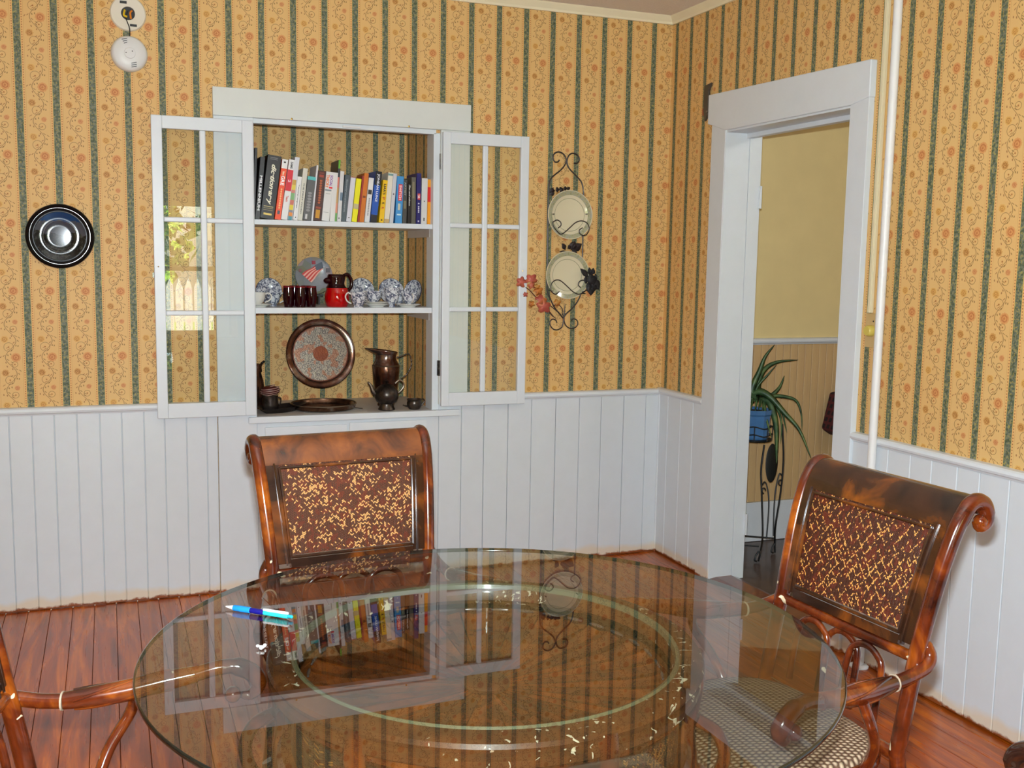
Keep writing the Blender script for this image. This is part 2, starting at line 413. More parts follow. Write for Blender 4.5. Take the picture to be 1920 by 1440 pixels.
def seat_mat():
    t = NT('woven_rope_seat'); O = t.obj(); S = t.sep(O)
    u = t.m('DIVIDE', S[0], .011); v = t.m('DIVIDE', S[1], .014)
    iv = t.m('FLOOR', v); off = t.m('MULTIPLY', t.m('FLOORED_MODULO', iv, 2), .5)
    fu = t.m('SUBTRACT', t.m('FRACT', t.m('ADD', u, off)), .5); fv = t.m('SUBTRACT', t.m('FRACT', v), .5)
    h = t.m('SUBTRACT', 1, t.m('ADD', t.m('POWER', t.m('MULTIPLY', fu, 2), 2), t.m('POWER', t.m('MULTIPLY', fv, 2), 2)), clamp=True)
    n = t.noise(O, 40, 2)
    col = t.mix(h, rgb(104, 74, 54), t.mix(n, rgb(214, 190, 160), rgb(184, 160, 128)))
    return t.bsdf(col, .7, normal=t.bump(h, 1.0, .004))
SEATW = seat_mat()
def glass(name, tint=(.97, .985, .97), ior=1.62, rough=0):
    t = NT(name)
    tr = t.n('ShaderNodeBsdfTransparent'); tr.inputs[0].default_value = (*tint, 1)
    gl = t.n('ShaderNodeBsdfGlossy'); gl.inputs['Roughness'].default_value = rough; gl.inputs['Color'].default_value = (1, 1, 1, 1)
    fr = t.n('ShaderNodeFresnel'); fr.inputs[0].default_value = ior
    bf = t.n('ShaderNodeNewGeometry').outputs['Backfacing']
    f = t.m('MULTIPLY', fr.outputs[0], t.m('SUBTRACT', 1, bf))
    mx = t.n('ShaderNodeMixShader'); t.put(mx.inputs[0], f)
    t.t.links.new(tr.outputs[0], mx.inputs[1]); t.t.links.new(gl.outputs[0], mx.inputs[2]); t.t.links.new(mx.outputs[0], t.out.inputs[0])
    return t.mat
PANE = glass('window_glass', (.97, .98, .97), 1.62)
TGLASS = glass('table_glass', (.76, .775, .75), 2.15)
TCLEAR = glass('table_glass_underside', (.74, .755, .73), 1.0)
EDGEG = plain('dark_green_glass_edge', rgb(14, 20, 17), .1, coat=.5)
BLACK = plain('black_gloss', rgb(12, 11, 12), .12, coat=.8)
IRON = plain('wrought_iron', rgb(58, 50, 48), .4, metal=.3, var=.3)
IRONB = plain('black_iron', rgb(18, 20, 20), .45)
BRASS = plain('brass', rgb(180, 150, 80), .3, 1)
STEEL = plain('worn_steel', rgb(150, 140, 125), .3, 1)
PLASTW = plain('white_plastic', rgb(222, 222, 220), .4)
PLASTC = plain('cream_plastic', rgb(224, 214, 178), .4)
RUBY = plain('ruby_glass', rgb(34, 0, 5), .05, coat=.1, spec=.35)
def ruby_mat():
    t = NT('ruby_glass_bright'); return t.bsdf(rgb(176, 0, 4), .06, coat=.3, spec=.6)
RUBYR = ruby_mat()
def pewter(name, cs, rough=.3, scale=12):
    t = NT(name); O = t.obj(); n = t.noise(O, scale, 4, .65, .5)
    col = t.ramp(n, [(.3, cs[0]), (.5, cs[1]), (.7, cs[2])])
    return t.bsdf(col, rough, .9, t.bump(t.noise(O, 150, 3), .1, .001))
PEWTER = pewter('dark_pewter', (rgb(40, 36, 34), rgb(90, 82, 76), rgb(130, 118, 104)))
TARN = pewter('tarnished_silver', (rgb(50, 34, 28), rgb(120, 90, 70), rgb(170, 160, 150)), .2)
COPPER = pewter('copper_tinted_silver', (rgb(44, 36, 34), rgb(104, 70, 54), rgb(164, 158, 152)), .2, 9)
def engraved():
    t = NT('engraved_silver'); O = t.obj(); S = t.sep(O)
    d = t.m('SQRT', t.m('ADD', t.m('MULTIPLY', S[0], S[0]), t.m('MULTIPLY', S[1], S[1])))
    v = t.n('ShaderNodeTexVoronoi'); t.put(v.inputs['Vector'], O); v.inputs['Scale'].default_value = 240
    n = t.noise(O, 22, 3)
    mot = t.ramp(v.outputs[0], [(.15, rgb(34, 30, 32)), (.32, rgb(86, 80, 80)), (.6, rgb(156, 146, 130))])
    mot = t.mix(t.m('MULTIPLY', t.m('GREATER_THAN', n, .53), .55), mot, rgb(150, 80, 36))
    cen = t.mix(n, rgb(136, 66, 26), rgb(96, 46, 30))
    col = t.mix(t.m('GREATER_THAN', d, .036), cen, mot)
    col = t.mix(t.m('GREATER_THAN', d, .128), col, rgb(96, 46, 30))
    return t.bsdf(col, .35, .5, t.bump(v.outputs[0], .4, .001))
ENGR = engraved()
def transfer(name='blue_transferware', dark=1.0, thr=.5):
    t = NT(name); O = t.obj()
    v = t.noise(O, 75, 4, .75, 1.0); w_ = t.noise(O, 30, 2)
    f = t.m('MULTIPLY', t.m('GREATER_THAN', v, thr), t.m('GREATER_THAN', w_, .36))
    col = t.mix(f, rgb(214, 216, 220), t.mix(t.noise(O, 200, 1), rgb(44, 50, 72), rgb(120, 128, 150)))
    return t.bsdf(col, .12, coat=.5)
TRANS = transfer(); CHINA = plain('white_china', rgb(222, 220, 212), .12, coat=.5)
TRIM = plain('dark_blue_china_rim', rgb(56, 58, 70), .15, coat=.5)
def rim_china():
    t = NT('sage_rim_china'); O = t.obj()
    n = t.noise(O, 90, 3, .7)
    return t.bsdf(t.ramp(n, [(.35, rgb(130, 134, 104)), (.5, rgb(172, 168, 128)), (.62, rgb(150, 156, 150)), (.72, rgb(190, 150, 120))]), .15, coat=.5)
RIMC = rim_china(); CREAMC = plain('cream_china', rgb(214, 204, 172), .12, coat=.5)
def leaf_mat(name, a, b, c):
    t = NT(name); n = t.noise(t.obj(), 20, 3); return t.bsdf(t.ramp(n, [(.3, a), (.5, b), (.7, c)]), .4)
ALOE = leaf_mat('aloe_leaf', rgb(36, 62, 40), rgb(70, 100, 62), rgb(112, 132, 70))
DRYLEAF = leaf_mat('autumn_leaf_red', rgb(150, 60, 50), rgb(186, 92, 76), rgb(196, 120, 60))
ORLEAF = leaf_mat('autumn_leaf_orange', rgb(150, 80, 30), rgb(196, 120, 50), rgb(176, 140, 70))
BLUEPOT = plain('blue_glazed_pot', rgb(76, 122, 172), .15, coat=.6, var=.35)
GREENT = leaf_mat('garden_foliage', rgb(50, 84, 24), rgb(104, 140, 40), rgb(170, 190, 70))
# ================================================================ THE ROOM
CZ = 2.65; XL = -4.2; YR = -6.2; HX = 1.7
def wallbox(name, boxes, mat, kind=True):
    b = MB()
    for a, c in boxes: b.box(a, c)
    o = b.build(name, mat); return struct(o)
OX0, OX1, OZ0, OZ1 = -2.002, -1.195, .765, 2.032          # cupboard opening
wall_back = wallbox('wall_back', [((XL-.1, 0, 0), (OX0, .1, CZ)), ((OX1, 0, 0), (0, .1, CZ)), ((OX0, 0, 0), (OX1, .1, OZ0)), ((OX0, 0, OZ1), (OX1, .1, CZ))], WP_BACK)
DY0, DY1, DZ = -1.375, -.54, 2.062                          # doorway in the right wall
wall_right = wallbox('wall_right', [((0, DY1, 0), (.12, .1, CZ)), ((0, YR-.1, 0), (.12, DY0, CZ)), ((0, DY0, DZ), (.12, DY1, CZ))], WP_RIGHT)
wall_left = wallbox('wall_left', [((XL-.1, YR-.1, 0), (XL, 0, CZ))], wallpaper('striped_wallpaper_left', 1, 1, 0))
WX0, WX1, WZ0, WZ1 = -2.52, -1.57, .68, 1.98               # rear window
WP_REAR = wallpaper('striped_wallpaper_rear', 0, -1, 0)
wall_rear = wallbox('wall_rear', [((XL, YR-.14, 0), (WX0, YR, CZ)), ((WX1, YR-.14, 0), (0, YR, CZ)), ((WX0, YR-.14, 0), (WX1, YR, WZ0)), ((WX0, YR-.14, WZ1), (WX1, YR, CZ))], WP_REAR)
ceiling = wallbox('ceiling', [((XL-.1, YR-.14, CZ), (HX+.1, .6, CZ+.08))], CEIL)
floor = wallbox('floor', [((XL-.1, YR-.14, -.06), (.02, .1, -.018))], plain('dark_subfloor', rgb(40, 22, 16), .8))  # dark brown slab under the floorboards
# floorboards
k = 0; x = XL
rnd = random.Random(3)
while x < -.001:
    x2 = min(x+.0845, 0); cuts = [YR, rnd.uniform(-5.4, -3.6), 0] if k % 3 else [YR, 0]
    for a, b_ in zip(cuts[:-1], cuts[1:]):
        MB().box((x+.0007, a+.0008, -.018), (x2-.0007, b_-.0008, rnd.uniform(-.0012, 0))).build('floorboard', FLOOR, floor, bevel=.0012, seg=1)
    x = x2; k += 1
# crown mouldings
def crown(name, P0, P1, inward):
    P0, P1 = Vector(P0), Vector(P1); iw = Vector(inward); prof = [(0, 0), (.010, 0), (.014, .010), (.030, .030), (.034, .036), (0, .036)]
    b = MB(); A = [b.vert(P0+iw*u+Vector((0, 0, v))) for u, v in prof]; B = [b.vert(P1+iw*u+Vector((0, 0, v))) for u, v in prof]
    n = len(prof); b.face(A); b.face(B[::-1])
    for i in range(n): b.face((A[i], B[i], B[(i+1) % n], A[(i+1) % n]))
    return struct(b.build(name, CREAM))
crown('trim_1', (XL, 0, CZ-.036), (0, 0, CZ-.036), (0, -1, 0))
crown('trim_2', (0, 0, CZ-.036), (0, YR, CZ-.036), (-1, 0, 0))
# wainscot boards
def boards(xs, wall, axis, z1=.822, gap=.0011):
    for a, c in zip(xs[:-1], xs[1:]):
        lo, hi = min(a, c)+gap, max(a, c)-gap; t = .013+rnd.uniform(-.0008, .0008); zb = rnd.uniform(.001, .007)
        if axis == 0: b = MB().box((lo, -t, zb), (hi, -.003, z1))
        else: b = MB().box((-t, lo, zb), (-.003, hi, z1))
        b.build('board', WHITE, wall, bevel=.0022, seg=1)
xl = [-2.167, -2.213, -2.296, -2.384, -2.466, -2.553, -2.638, -2.725, -2.810, -2.893, -2.977]
while xl[-1] > XL+.09: xl.append(xl[-1]-.086)
xl.append(XL)
boards(xl, wall_back, 0)
xr = [-1.176, -1.064, -.952, -.83, -.709, -.582, -.456, -.337, -.213, -.089, -.014]
boards(xr, wall_back, 0)
boards([-.014, -.1, -.222, -.338, -.427], wall_right, 1)
yr = [-1.474, -1.56, -1.664, -1.775, -1.876, -1.99, -2.085, -2.203]
while yr[-1] > YR+.12: yr.append(yr[-1]-.108)
boards(yr, wall_right, 1)
for nm, a, c in (('backing_panel', (XL, -.0035, 0), (-2.17, -.0005, .83)), ('backing_panel', (-1.18, -.0035, 0), (0, -.0005, .83))):
    MB().box(a, c).build(nm, WHITE, wall_back)
for a, c in (((-.0035, -.43, 0), (-.0005, 0, .83)), ((-.0035, YR, 0), (-.0005, -1.47, .83))): MB().box(a, c).build('backing_panel', WHITE, wall_right)
MB().tube([(-.014, -.014, 0), (-.014, -.014, .83)], .006, 8).build('corner_bead', WHITE, wall_back, smooth=True)
# chair rails
def rail(name, P0, P1, inward, zt=.850, mat=None):
    P0, P1, iw = Vector(P0), Vector(P1), Vector(inward)
    prof = [(0, 0), (.016, 0), (.019, .006), (.027, .010), (.030, .018), (.027, .027), (.020, .032), (0, .034)]
    b = MB(); A = [b.vert(P0+iw*u+Vector((0, 0, zt-.034+v))) for u, v in prof]; B = [b.vert(P1+iw*u+Vector((0, 0, zt-.034+v))) for u, v in prof]
    n = len(prof); b.face(A); b.face(B[::-1])
    for i in range(n): b.face((A[i], B[i], B[(i+1) % n], A[(i+1) % n]))
    return struct(b.build(name, mat or WHITE_C))
rail('trim_3', (XL, 0, 0), (-2.167, 0, 0), (0, -1, 0), .848)
rail('trim_4', (-1.04, 0, 0), (0, 0, 0), (0, -1, 0), .842)
rail('trim_5', (0, 0, 0), (0, -.427, 0), (-1, 0, 0), .846)
rail('trim_6', (0, -1.474, 0), (0, YR, 0), (-1, 0, 0), .857)
# ---------------------------------------------------------------- doorway to the hall
door_1 = struct(thing('door_1', None, None, (0, -.96, 0)))
MB().box((-.026, DY1, 0), (-.0005, -.427, 2.09)).build('casing', WHITE, door_1, bevel=.002)
MB().box((-.026, -1.474, 0), (-.0005, DY0, 2.075)).build('casing', WHITE, door_1, bevel=.002)
b = MB(); b.poly([(-.03, -.395, 2.098), (-.03, -.395, 2.228), (-.03, -1.478, 2.205), (-.03, -1.478, 2.073), (-.03, DY0, 2.056), (-.03, DY1, 2.056), (-.03, -.43, 2.09)], (1, 0, 0), .0295)
b.build('head_casing', WHITE_C, door_1, bevel=.004)
MB().box((-.024, DY1-.004, 0), (.10, DY1+.002, DZ)).build('jamb', WHITE_C, door_1, bevel=.001)
MB().box((.1015, DY1-.0065, 0), (.165, DY1+.004, DZ)).build('jamb', WHITE_C, door_1, bevel=.001)
MB().box((-.024, DY0-.002, 0), (.16, DY0+.004, DZ)).build('jamb', WHITE_C, door_1)
MB().box((-.02, DY0, DZ-.014), (.165, DY1, DZ+.004)).build('head_jamb', WHITE_C, door_1)
MB().box((.085, DY0, DZ-.034), (.12, DY1, DZ-.014)).build('stop', WHITE_C, door_1, bevel=.002)
for z in (1.77, .26):
    h = MB().box((.158, DY1-.016, z-.05), (.1665, DY1-.0066, z+.05)); h.tube([(.166, DY1-.012, z-.05), (.166, DY1-.012, z+.05)], .005, 8); h.build('hinge', WHITE_C, door_1)
b = MB(); b.poly([(-.03, DY1, .0), (-.02, DY1, .012), (.02, DY1, .018), (.10, DY1, .018), (.14, DY1, .003), (.14, DY1, 0)], (0, -1, 0), abs(DY1-DY0))
b.build('threshold', chair_wood('threshold_wood', rgb(60, 26, 14), rgb(120, 58, 26), rgb(150, 78, 36), 6, False, .3), door_1, bevel=.002)
# hall beyond
hall = wallbox('wall_hall', [((.12, 0, 0), (HX, .1, CZ)), ((HX, -3.4, 0), (HX+.1, .1, CZ)), ((.12, -3.5, 0), (HX, -3.4, CZ))], HALLY)
wallbox('floor_hall', [((.02, -3.5, -.06), (HX+.1, .1, -.001))], HALLF)
lamp = thing('added_hall_lamp', 'added dome lamp brightening the hall, out of sight of the doorway', 'added lamp', (.95, -1.9, CZ-.12))  # added, unseen dome lamp that brightens the dark hall
MB().lathe([(0, 0), (.06, .006), (.11, .03), (.14, .075), (.145, .10), (0, .10)], 32, Matrix.Translation((.95, -1.9, CZ-.12))).build('glass_dome', NT('added_lamp_glass').bsdf(rgb(250, 245, 235), .4), lamp, smooth=True)
MB().lathe([(0, .10), (.15, .10), (.15, .119), (0, .119)], 32, Matrix.Translation((.95, -1.9, CZ-.12))).build('canopy', BRASS, lamp, smooth=True)
hl = bpy.data.lights.new('added_hall_light', 'POINT'); hl.energy = 13; hl.shadow_soft_size = .1; hl.color = (1, .97, .92)  # added fill light for the hall, inside no visible fixture
ho = bpy.data.objects.new('added_hall_light', hl); COL.objects.link(ho); ho.location = (.95, -1.9, CZ-.26)
x = .125
while x < HX-.02:
    MB().box((x+.0008, -.010, .215), (x+.0445, -.0005, 1.055)).build('board', HALLB, hall, bevel=.0022, seg=1); x += .046
rail('trim_7', (.125, 0, 0), (HX, 0, 0), (0, -1, 0), 1.088)
b = MB(); b.box((.125, -.018, .001), (HX, -.0005, .213)); struct(b.build('baseboard_hall', WHITE_C, bevel=.003))
# ---------------------------------------------------------------- rear window, with the garden it looks on
window_1 = struct(thing('window_1', None, None, ((WX0+WX1)/2, YR, WZ0)))
for a, c in (((WX0-.1, YR, WZ0-.02), (WX0, YR+.02, WZ1+.1)), ((WX1, YR, WZ0-.02), (WX1+.1, YR+.02, WZ1+.1)), ((WX0-.1, YR, WZ1), (WX1+.1, YR+.025, WZ1+.12))):
    MB().box(a, c).build('casing', WHITE_C, window_1, bevel=.003)
MB().box((WX0-.12, YR-.02, WZ0-.04), (WX1+.12, YR+.06, WZ0)).build('sill', WHITE_C, window_1, bevel=.004)
zm = (WZ0+WZ1)/2
for z0, z1, y in ((WZ0, zm+.02, YR-.05), (zm-.02, WZ1, YR-.085)):
    b = MB(); b.box((WX0, y, z0), (WX0+.045, y+.03, z1)); b.box((WX1-.045, y, z0), (WX1, y+.03, z1)); b.box((WX0, y, z0), (WX1, y+.03, z0+.045)); b.box((WX0, y, z1-.04), (WX1, y+.03, z1))
    s_ = b.build('sash', WHITE_C, window_1)
    MB().box((WX0+.045, y+.012, z0+.045), (WX1-.045, y+.016, z1-.04)).build('pane', PANE, s_)
GR = plain('garden_grass', rgb(96, 128, 50), .9, var=.4)
g = MB(); g.box((-14, -30, -.5), (10, YR-.3, -.45)); struct(g.build('ground_garden', GR))
FENW = plain('sunlit_white_fence_paint', rgb(236, 236, 232), .6)
fence = thing('picket_fence', 'white picket fence in the garden behind the rear window', 'fence', (-2.2, -9.6, -.45))
x = -5.0
while x < 1.6:
    b = MB(); b.poly([(x, -9.6, -.45), (x+.09, -9.6, -.45), (x+.09, -9.6, 1.04), (x+.045, -9.6, 1.17), (x, -9.6, 1.04)], (0, 1, 0), .02); b.build('picket', FENW, fence); x += .115
for z in (-.1, .6): MB().box((-5.0, -9.66, z), (1.6, -9.6, z+.08)).build('rail', FENW, fence)
def blob_tree(name, c, r, n, label, cat):
    rr = random.Random(int(r*100)+n); t = thing(name, label, cat, (c[0], c[1], -.45))
    b = MB()
    for i in range(n):
        d = Vector((rr.gauss(0, 1), rr.gauss(0, 1), rr.gauss(0, .8))).normalized()*r*rr.uniform(.55, 1)
        p = Vector(c)+d; u = Vector((rr.gauss(0, 1), rr.gauss(0, 1), rr.gauss(0, 1))).normalized()*.16; v = u.cross(Vector((rr.gauss(0, 1), rr.gauss(0, 1), rr.gauss(0, 1)))).normalized()*.1
        b.face([b.vert(p-u), b.vert(p+v), b.vert(p+u), b.vert(p-v)])
    o = b.build('foliage', GREENT, t); o['kind'] = 'stuff'
    MB().tube([(c[0], c[1], -.45), (c[0]+.05, c[1], c[2])], [.12, .07], 8).build('trunk', plain('tree_bark', rgb(90, 70, 52), .9), t)
blob_tree('garden_tree', (-3.1, -13.5, 2.2), 2.0, 1700, 'larger leafy tree behind the white fence, seen from the rear window', 'tree')
blob_tree('garden_tree', (1.2, -14.5, 1.7), 1.8, 1300, 'smaller leafy tree behind the white fence, right of the larger tree', 'tree')
# ================================================================ THE BUILT-IN CUPBOARD
cab = thing('built_in_cabinet', 'white built-in wall cabinet with open glazed doors and wallpapered shelves', 'cabinet', (-1.6, 0, 0))
CD = .5
MB().box((OX0-.02, CD, OZ0-.02), (OX1+.02, CD+.02, 2.24)).build('back_panel', WP_CAB, cab)
MB().box((OX1, .10, OZ0-.02), (OX1+.02, CD, 2.24)).build('side_panel', WP_CABS, cab)
MB().box((OX0-.02, .10, OZ0-.02), (OX0, CD, 2.24)).build('side_panel', WP_CABS, cab)
MB().box((OX0-.02, .10, 2.24), (OX1+.02, CD+.02, 2.26)).build('top_panel', SHELF_W, cab)
MB().box((OX0-.02, .0, OZ0-.03), (OX1+.02, CD, .773)).build('base_shelf', SHELF_W, cab)
for a, c in (((OX1-.012, -.004, .773), (OX1+.03, .1, OZ1)), ((OX0-.03, -.004, .773), (OX0+.002, .1, OZ1))): MB().box(a, c).build('frame_stile', WHITE_C, cab, bevel=.002)
MB().box((OX0, -.004, OZ1-.006), (OX1, .035, OZ1+.02)).build('frame_rail', WHITE_C, cab, bevel=.002)
for zt, zb in ((1.626, 1.604), (1.247, 1.222)):
    MB().box((OX0+.001, .012, zb), (OX1-.001, CD-.06 if zt < 1.5 else .40, zt)).build('shelf', WHITE_C, cab, bevel=.0015)
    MB().box((OX1-.014, .05, zb-.035), (OX1-.001, CD-.08, zb)).build('shelf_cleat', SHELF_W, cab)
MB().box((-2.166, -.022, 0), (-2.003, -.0005, 2.046)).build('casing', WHITE, cab, bevel=.002)
MB().box((-1.178, -.022, .80), (-1.040, -.0005, 2.046)).build('casing', HEADW, cab, bevel=.002)
MB().box((-2.167, -.027, 2.046), (-1.039, -.0005, 2.162)).build('head_casing', HEADW, cab, bevel=.002)
MB().box((-2.04, -.036, .748), (-1.078, -.0005, .776)).build('ledge', WHITE_C, cab, bevel=.003)
MB().box((-2.002, -.014, .004), (-1.177, -.0005, .747)).build('face_frame', WHITE, cab, bevel=.001)
def pxr(px0, py0, px1, py1, y): a, c = aty(px0, py0, y), aty(px1, py1, y); return a.x, c.x, c.z, a.z
for (xa, xb), zt in (((497, 651), .728), ((655.5, 800), .733)):
    X0, X1 = aty(xa, 810, -.024).x, aty(xb, 800, -.024).x
    d = MB().box((X0, -.026, .545), (X1, -.0145, zt)).build('drawer', WHITE_C, cab, bevel=.003)
    MB().sphere(((X0+X1)/2, -.038, .64), .013, 12).build('knob', BRASS, d, smooth=True)
    MB().box((X0, -.024, .06), (X1, -.0145, .53)).build('lower_door', WHITE_C, cab, bevel=.003)
def cab_door(X0, X1, z0, z1, sl, sr, cols, rows, rt=.052, rb=.062, hinge_x=None, rowz=None):
    b = MB(); y0, y1 = -.050, -.026
    gx0, gx1, gz0, gz1 = X0+sl, X1-sr, z0+rb, z1-rt
    b.box((X0, y0, z0), (gx0, y1, z1)); b.box((gx1, y0, z0), (X1, y1, z1)); b.box((gx0, y0, z0), (gx1, y1, gz0)); b.box((gx0, y0, gz1), (gx1, y1, z1))
    d = b.build('door', WHITE_C, cab, bevel=.0025)
    mx = (gx0+gx1)/2 if cols is None else cols; m = .0125
    MB().box((mx-m, y0+.003, gz0), (mx+m, y1-.003, gz1)).build('muntin', WHITE_C, d, bevel=.005)
    zz = [gz0]+rowz+[gz1]
    for z in rowz:
        for a, c in ((gx0, mx-m), (mx+m, gx1)): MB().box((a, y0+.003, z-.0105), (c, y1-.003, z+.0105)).build('muntin', WHITE_C, d, bevel=.005)
    for i in range(3):
        for a, c in ((gx0, mx-m), (mx+m, gx1)):
            lo = zz[i]+(.0105 if i else 0); hi = zz[i+1]-(.0105 if i < 2 else 0)
            MB().box((a-.001, -.0395, lo-.001), (c+.001, -.0365, hi+.001)).build('pane', PANE, d)
    return d
def X(px, py, y=-.045): return aty(px, py, y).x
def Z(px, py, y=-.045): return aty(px, py, y).z
dl = cab_door(X(289, 500), X(477, 500), .787, 2.030, .042, .044, X(384, 500), None, rowz=[Z(345, 587), Z(345, 412)])
dr = cab_door(X(829, 500), X(988, 500), .795, 2.036, .036, .040, X(908, 500), None, rowz=[Z(900, 580), Z(900, 424)])
MB().box((X(289, 520)-.006, -.048, 1.375), (X(289, 520), -.034, 1.395)).build('latch', BLACK, dl)
for px, py in ((828, 303), (823, 690)):
    p = aty(px, py, -.012); h = MB().box((p.x-.008, -.016, p.z-.035), (p.x+.007, -.005, p.z+.035)); h.tube([(p.x, -.018, p.z-.036), (p.x, -.018, p.z+.036)], .005, 8); h.build('hinge', pewter('blackened_hinge', (rgb(24, 22, 22), rgb(60, 54, 48), rgb(150, 140, 120))), cab)
for px, py in ((547, 223), (767, 237)):
    p = aty(px, py, -.03); MB().lathe([(0, 0), (.004, 0), (.0045, .003), (0, .004)], 10, Matrix.Translation((p.x, -.027, p.z)) @ Matrix.Rotation(PI/2, 4, 'X')).build('screw', BRASS, cab)
p = aty(660, 238, -.01); MB().box((p.x-.04, -.012, p.z-.004), (p.x+.04, -.003, p.z+.004)).build('catch_plate', PLASTW, cab)
p = aty(980, 508, -.05); MB().sphere((p.x, -.051, p.z), .003, 8).build('catch_screw', BRASS, dr)
p = aty(297, 500, -.05); MB().sphere((p.x, -.051, p.z), .003, 8).build('catch_screw', BRASS, dl)
# ================================================================ pipe, raceway, dial, alarm, bracket
t = thing('water_pipe', 'white painted vertical pipe running up the wallpapered wall beside the doorway', 'pipe', (-.042, -1.612, 0))
MB().tube([(-.040, -1.612, 0), (-.040, -1.612, CZ)], .0152, 20).build('pipe_run', PLASTW, t, smooth=True)
MB().lathe([(.0165, 0), (.034, .0), (.034, .006), (.02, .012), (.0165, .012)], 20, Matrix.Translation((-.042, -1.612, 0))).build('floor_flange', PLASTW, t, smooth=True)
t = thing('cable_raceway', 'cream surface wiring strip running from ceiling down to the round dial plate', 'raceway', (-.006, -1.54, 1.3))
MB().box((-.013, -1.531, 1.302), (-.0005, -1.511, CZ-.036)).build('channel', PLASTC, t, bevel=.002)
MB().box((-.016, -1.527, 1.302), (-.0125, -1.515, CZ-.036)).build('cover', PLASTC, t, bevel=.001)
t = thing('dimmer_switch', 'tan wall plate with a round yellowed dial, left of the white pipe', 'switch', (0, -1.54, 1.24))
MB().box((-.006, -1.580, 1.176), (-.0005, -1.498, 1.30)).build('plate', plain('tan_switch_plate', rgb(198, 168, 112), .5), t, bevel=.002)
RY = Matrix.Rotation(-PI/2, 4, 'Y')
MB().lathe([(0, .024), (.016, .024), (.0195, .020), (.021, .004), (.021, 0)], 24, Matrix.Translation((-.006, -1.533, 1.237)) @ RY).build('dial', plain('yellowed_plastic', rgb(206, 186, 88), .4), t, smooth=True)
MB().sphere((-.006, -1.54, 1.272), .003, 8).build('screw', IRONB, t)
RX = Matrix.Rotation(PI/2, 4, 'X')
# smoke alarm base and hanging alarm
t = thing('alarm_mount', 'cream round alarm mounting base with exposed wires near the ceiling', 'alarm', aty(240, 26, 0))
T = Matrix.Translation(aty(240, 26, 0)) @ RX
MB().lathe([(.026, .001), (.0265, .010), (.064, .012), (.068, .008), (.069, .0)], 40, T).build('ring_plate', plain('aged_cream_plastic', rgb(222, 214, 196), .5), t, smooth=True)
c = aty(240, 26, 0)
MB().lathe([(0, .002), (.026, .002)], 24, T).build('wiring_box', IRONB, t)
b = MB()
b.tube(spline([c+Vector((-.012, -.008, .012)), c+Vector((-.016, -.02, -.01)), c+Vector((-.004, -.022, -.016))]), .004, 6); b.build('yellow_wire', plain('yellow_insulation', rgb(226, 190, 20), .4), t, smooth=True)
b = MB(); b.tube(spline([c+Vector((.014, -.006, .012)), c+Vector((.008, -.022, 0)), c+Vector((.010, -.012, -.02))]), .004, 6); b.build('orange_wire', plain('orange_insulation', rgb(224, 130, 30), .4), t, smooth=True)
d2 = aty(242, 102, 0)
b = MB(); b.tube(spline([c+Vector((.0, -.016, .01)), c+Vector((-.008, -.02, -.02)), c+Vector((.004, -.016, -.06)), d2+Vector((.004, -.012, .055))]), .0022, 6); b.build('black_wire', IRONB, t, smooth=True)
b = MB(); b.box(c+Vector((-.03, -.0135, .036)), c+Vector((-.004, -.0115, .046))); b.box(c+Vector((.006, -.0135, -.05)), c+Vector((.032, -.0115, -.041))); b.build('mounting_slot', IRONB, t)
t = thing('smoke_alarm', 'white round smoke alarm hanging by its wire below the cream base', 'smoke alarm', d2)
T = Matrix.Translation(d2) @ Matrix.Rotation(math.radians(4), 4, 'Z') @ RX
MB().lathe([(0, .036), (.02, .036), (.022, .034), (.030, .034), (.058, .031), (.066, .024), (.070, .012), (.070, .0), (0, 0)], 40, T).build('housing', PLASTW, t, smooth=True)
for (cx, cz, w_) in ((-.017, .045, .020), (.017, -.045, .020)):
    for i in range(3):
        b = MB(); z = cz-(i-1)*.0075; P = [d2+Vector((cx-w_/2+.004*i*(1 if cx < 0 else 0), -.0335, z-.003)), d2+Vector((cx+w_/2, -.0335, z+.002)), d2+Vector((cx+w_/2, -.0335, z+.0045)), d2+Vector((cx-w_/2+.004*i*(1 if cx < 0 else 0), -.0335, z-.0005))]
        b.poly(P, (0, -1, 0), .0015); b.build('vent_slot', IRONB, t)
for dx_ in (-.012, .012): MB().sphere(d2+Vector((dx_, -.036, .004+dx_*.3)), .0022, 8).build('indicator', IRONB, t)
# torn bracket left of door head
c = aty(1329, 200, -.0) if False else atx(1327, 192, -.004)
t = thing('wall_bracket', 'small dark metal bracket with torn paper tucked left of the door head', 'bracket', c)
b = MB(); b.poly([c+Vector((0, .018, .075)), c+Vector((0, -.040, .082)), c+Vector((0, -.02, .05)), c+Vector((0, -.02, -.06)), c+Vector((0, .004, -.085)), c+Vector((0, .018, -.04))], (-1, 0, 0), .012); b.build('bracket_plate', plain('grey_bracket', rgb(86, 80, 72), .4, .4, var=.4), t, bevel=.002)
b = MB(); b.poly([c+Vector((-.002, .03, -.03)), c+Vector((-.002, .014, -.02)), c+Vector((-.002, .012, -.06)), c+Vector((-.002, .026, -.055))], (-1, 0, 0), .008); b.build('red_tab', plain('dull_red', rgb(150, 60, 36), .5), t)
MB().sphere(c+Vector((-.014, -.018, -.045)), .005, 8).build('screw', STEEL, t)
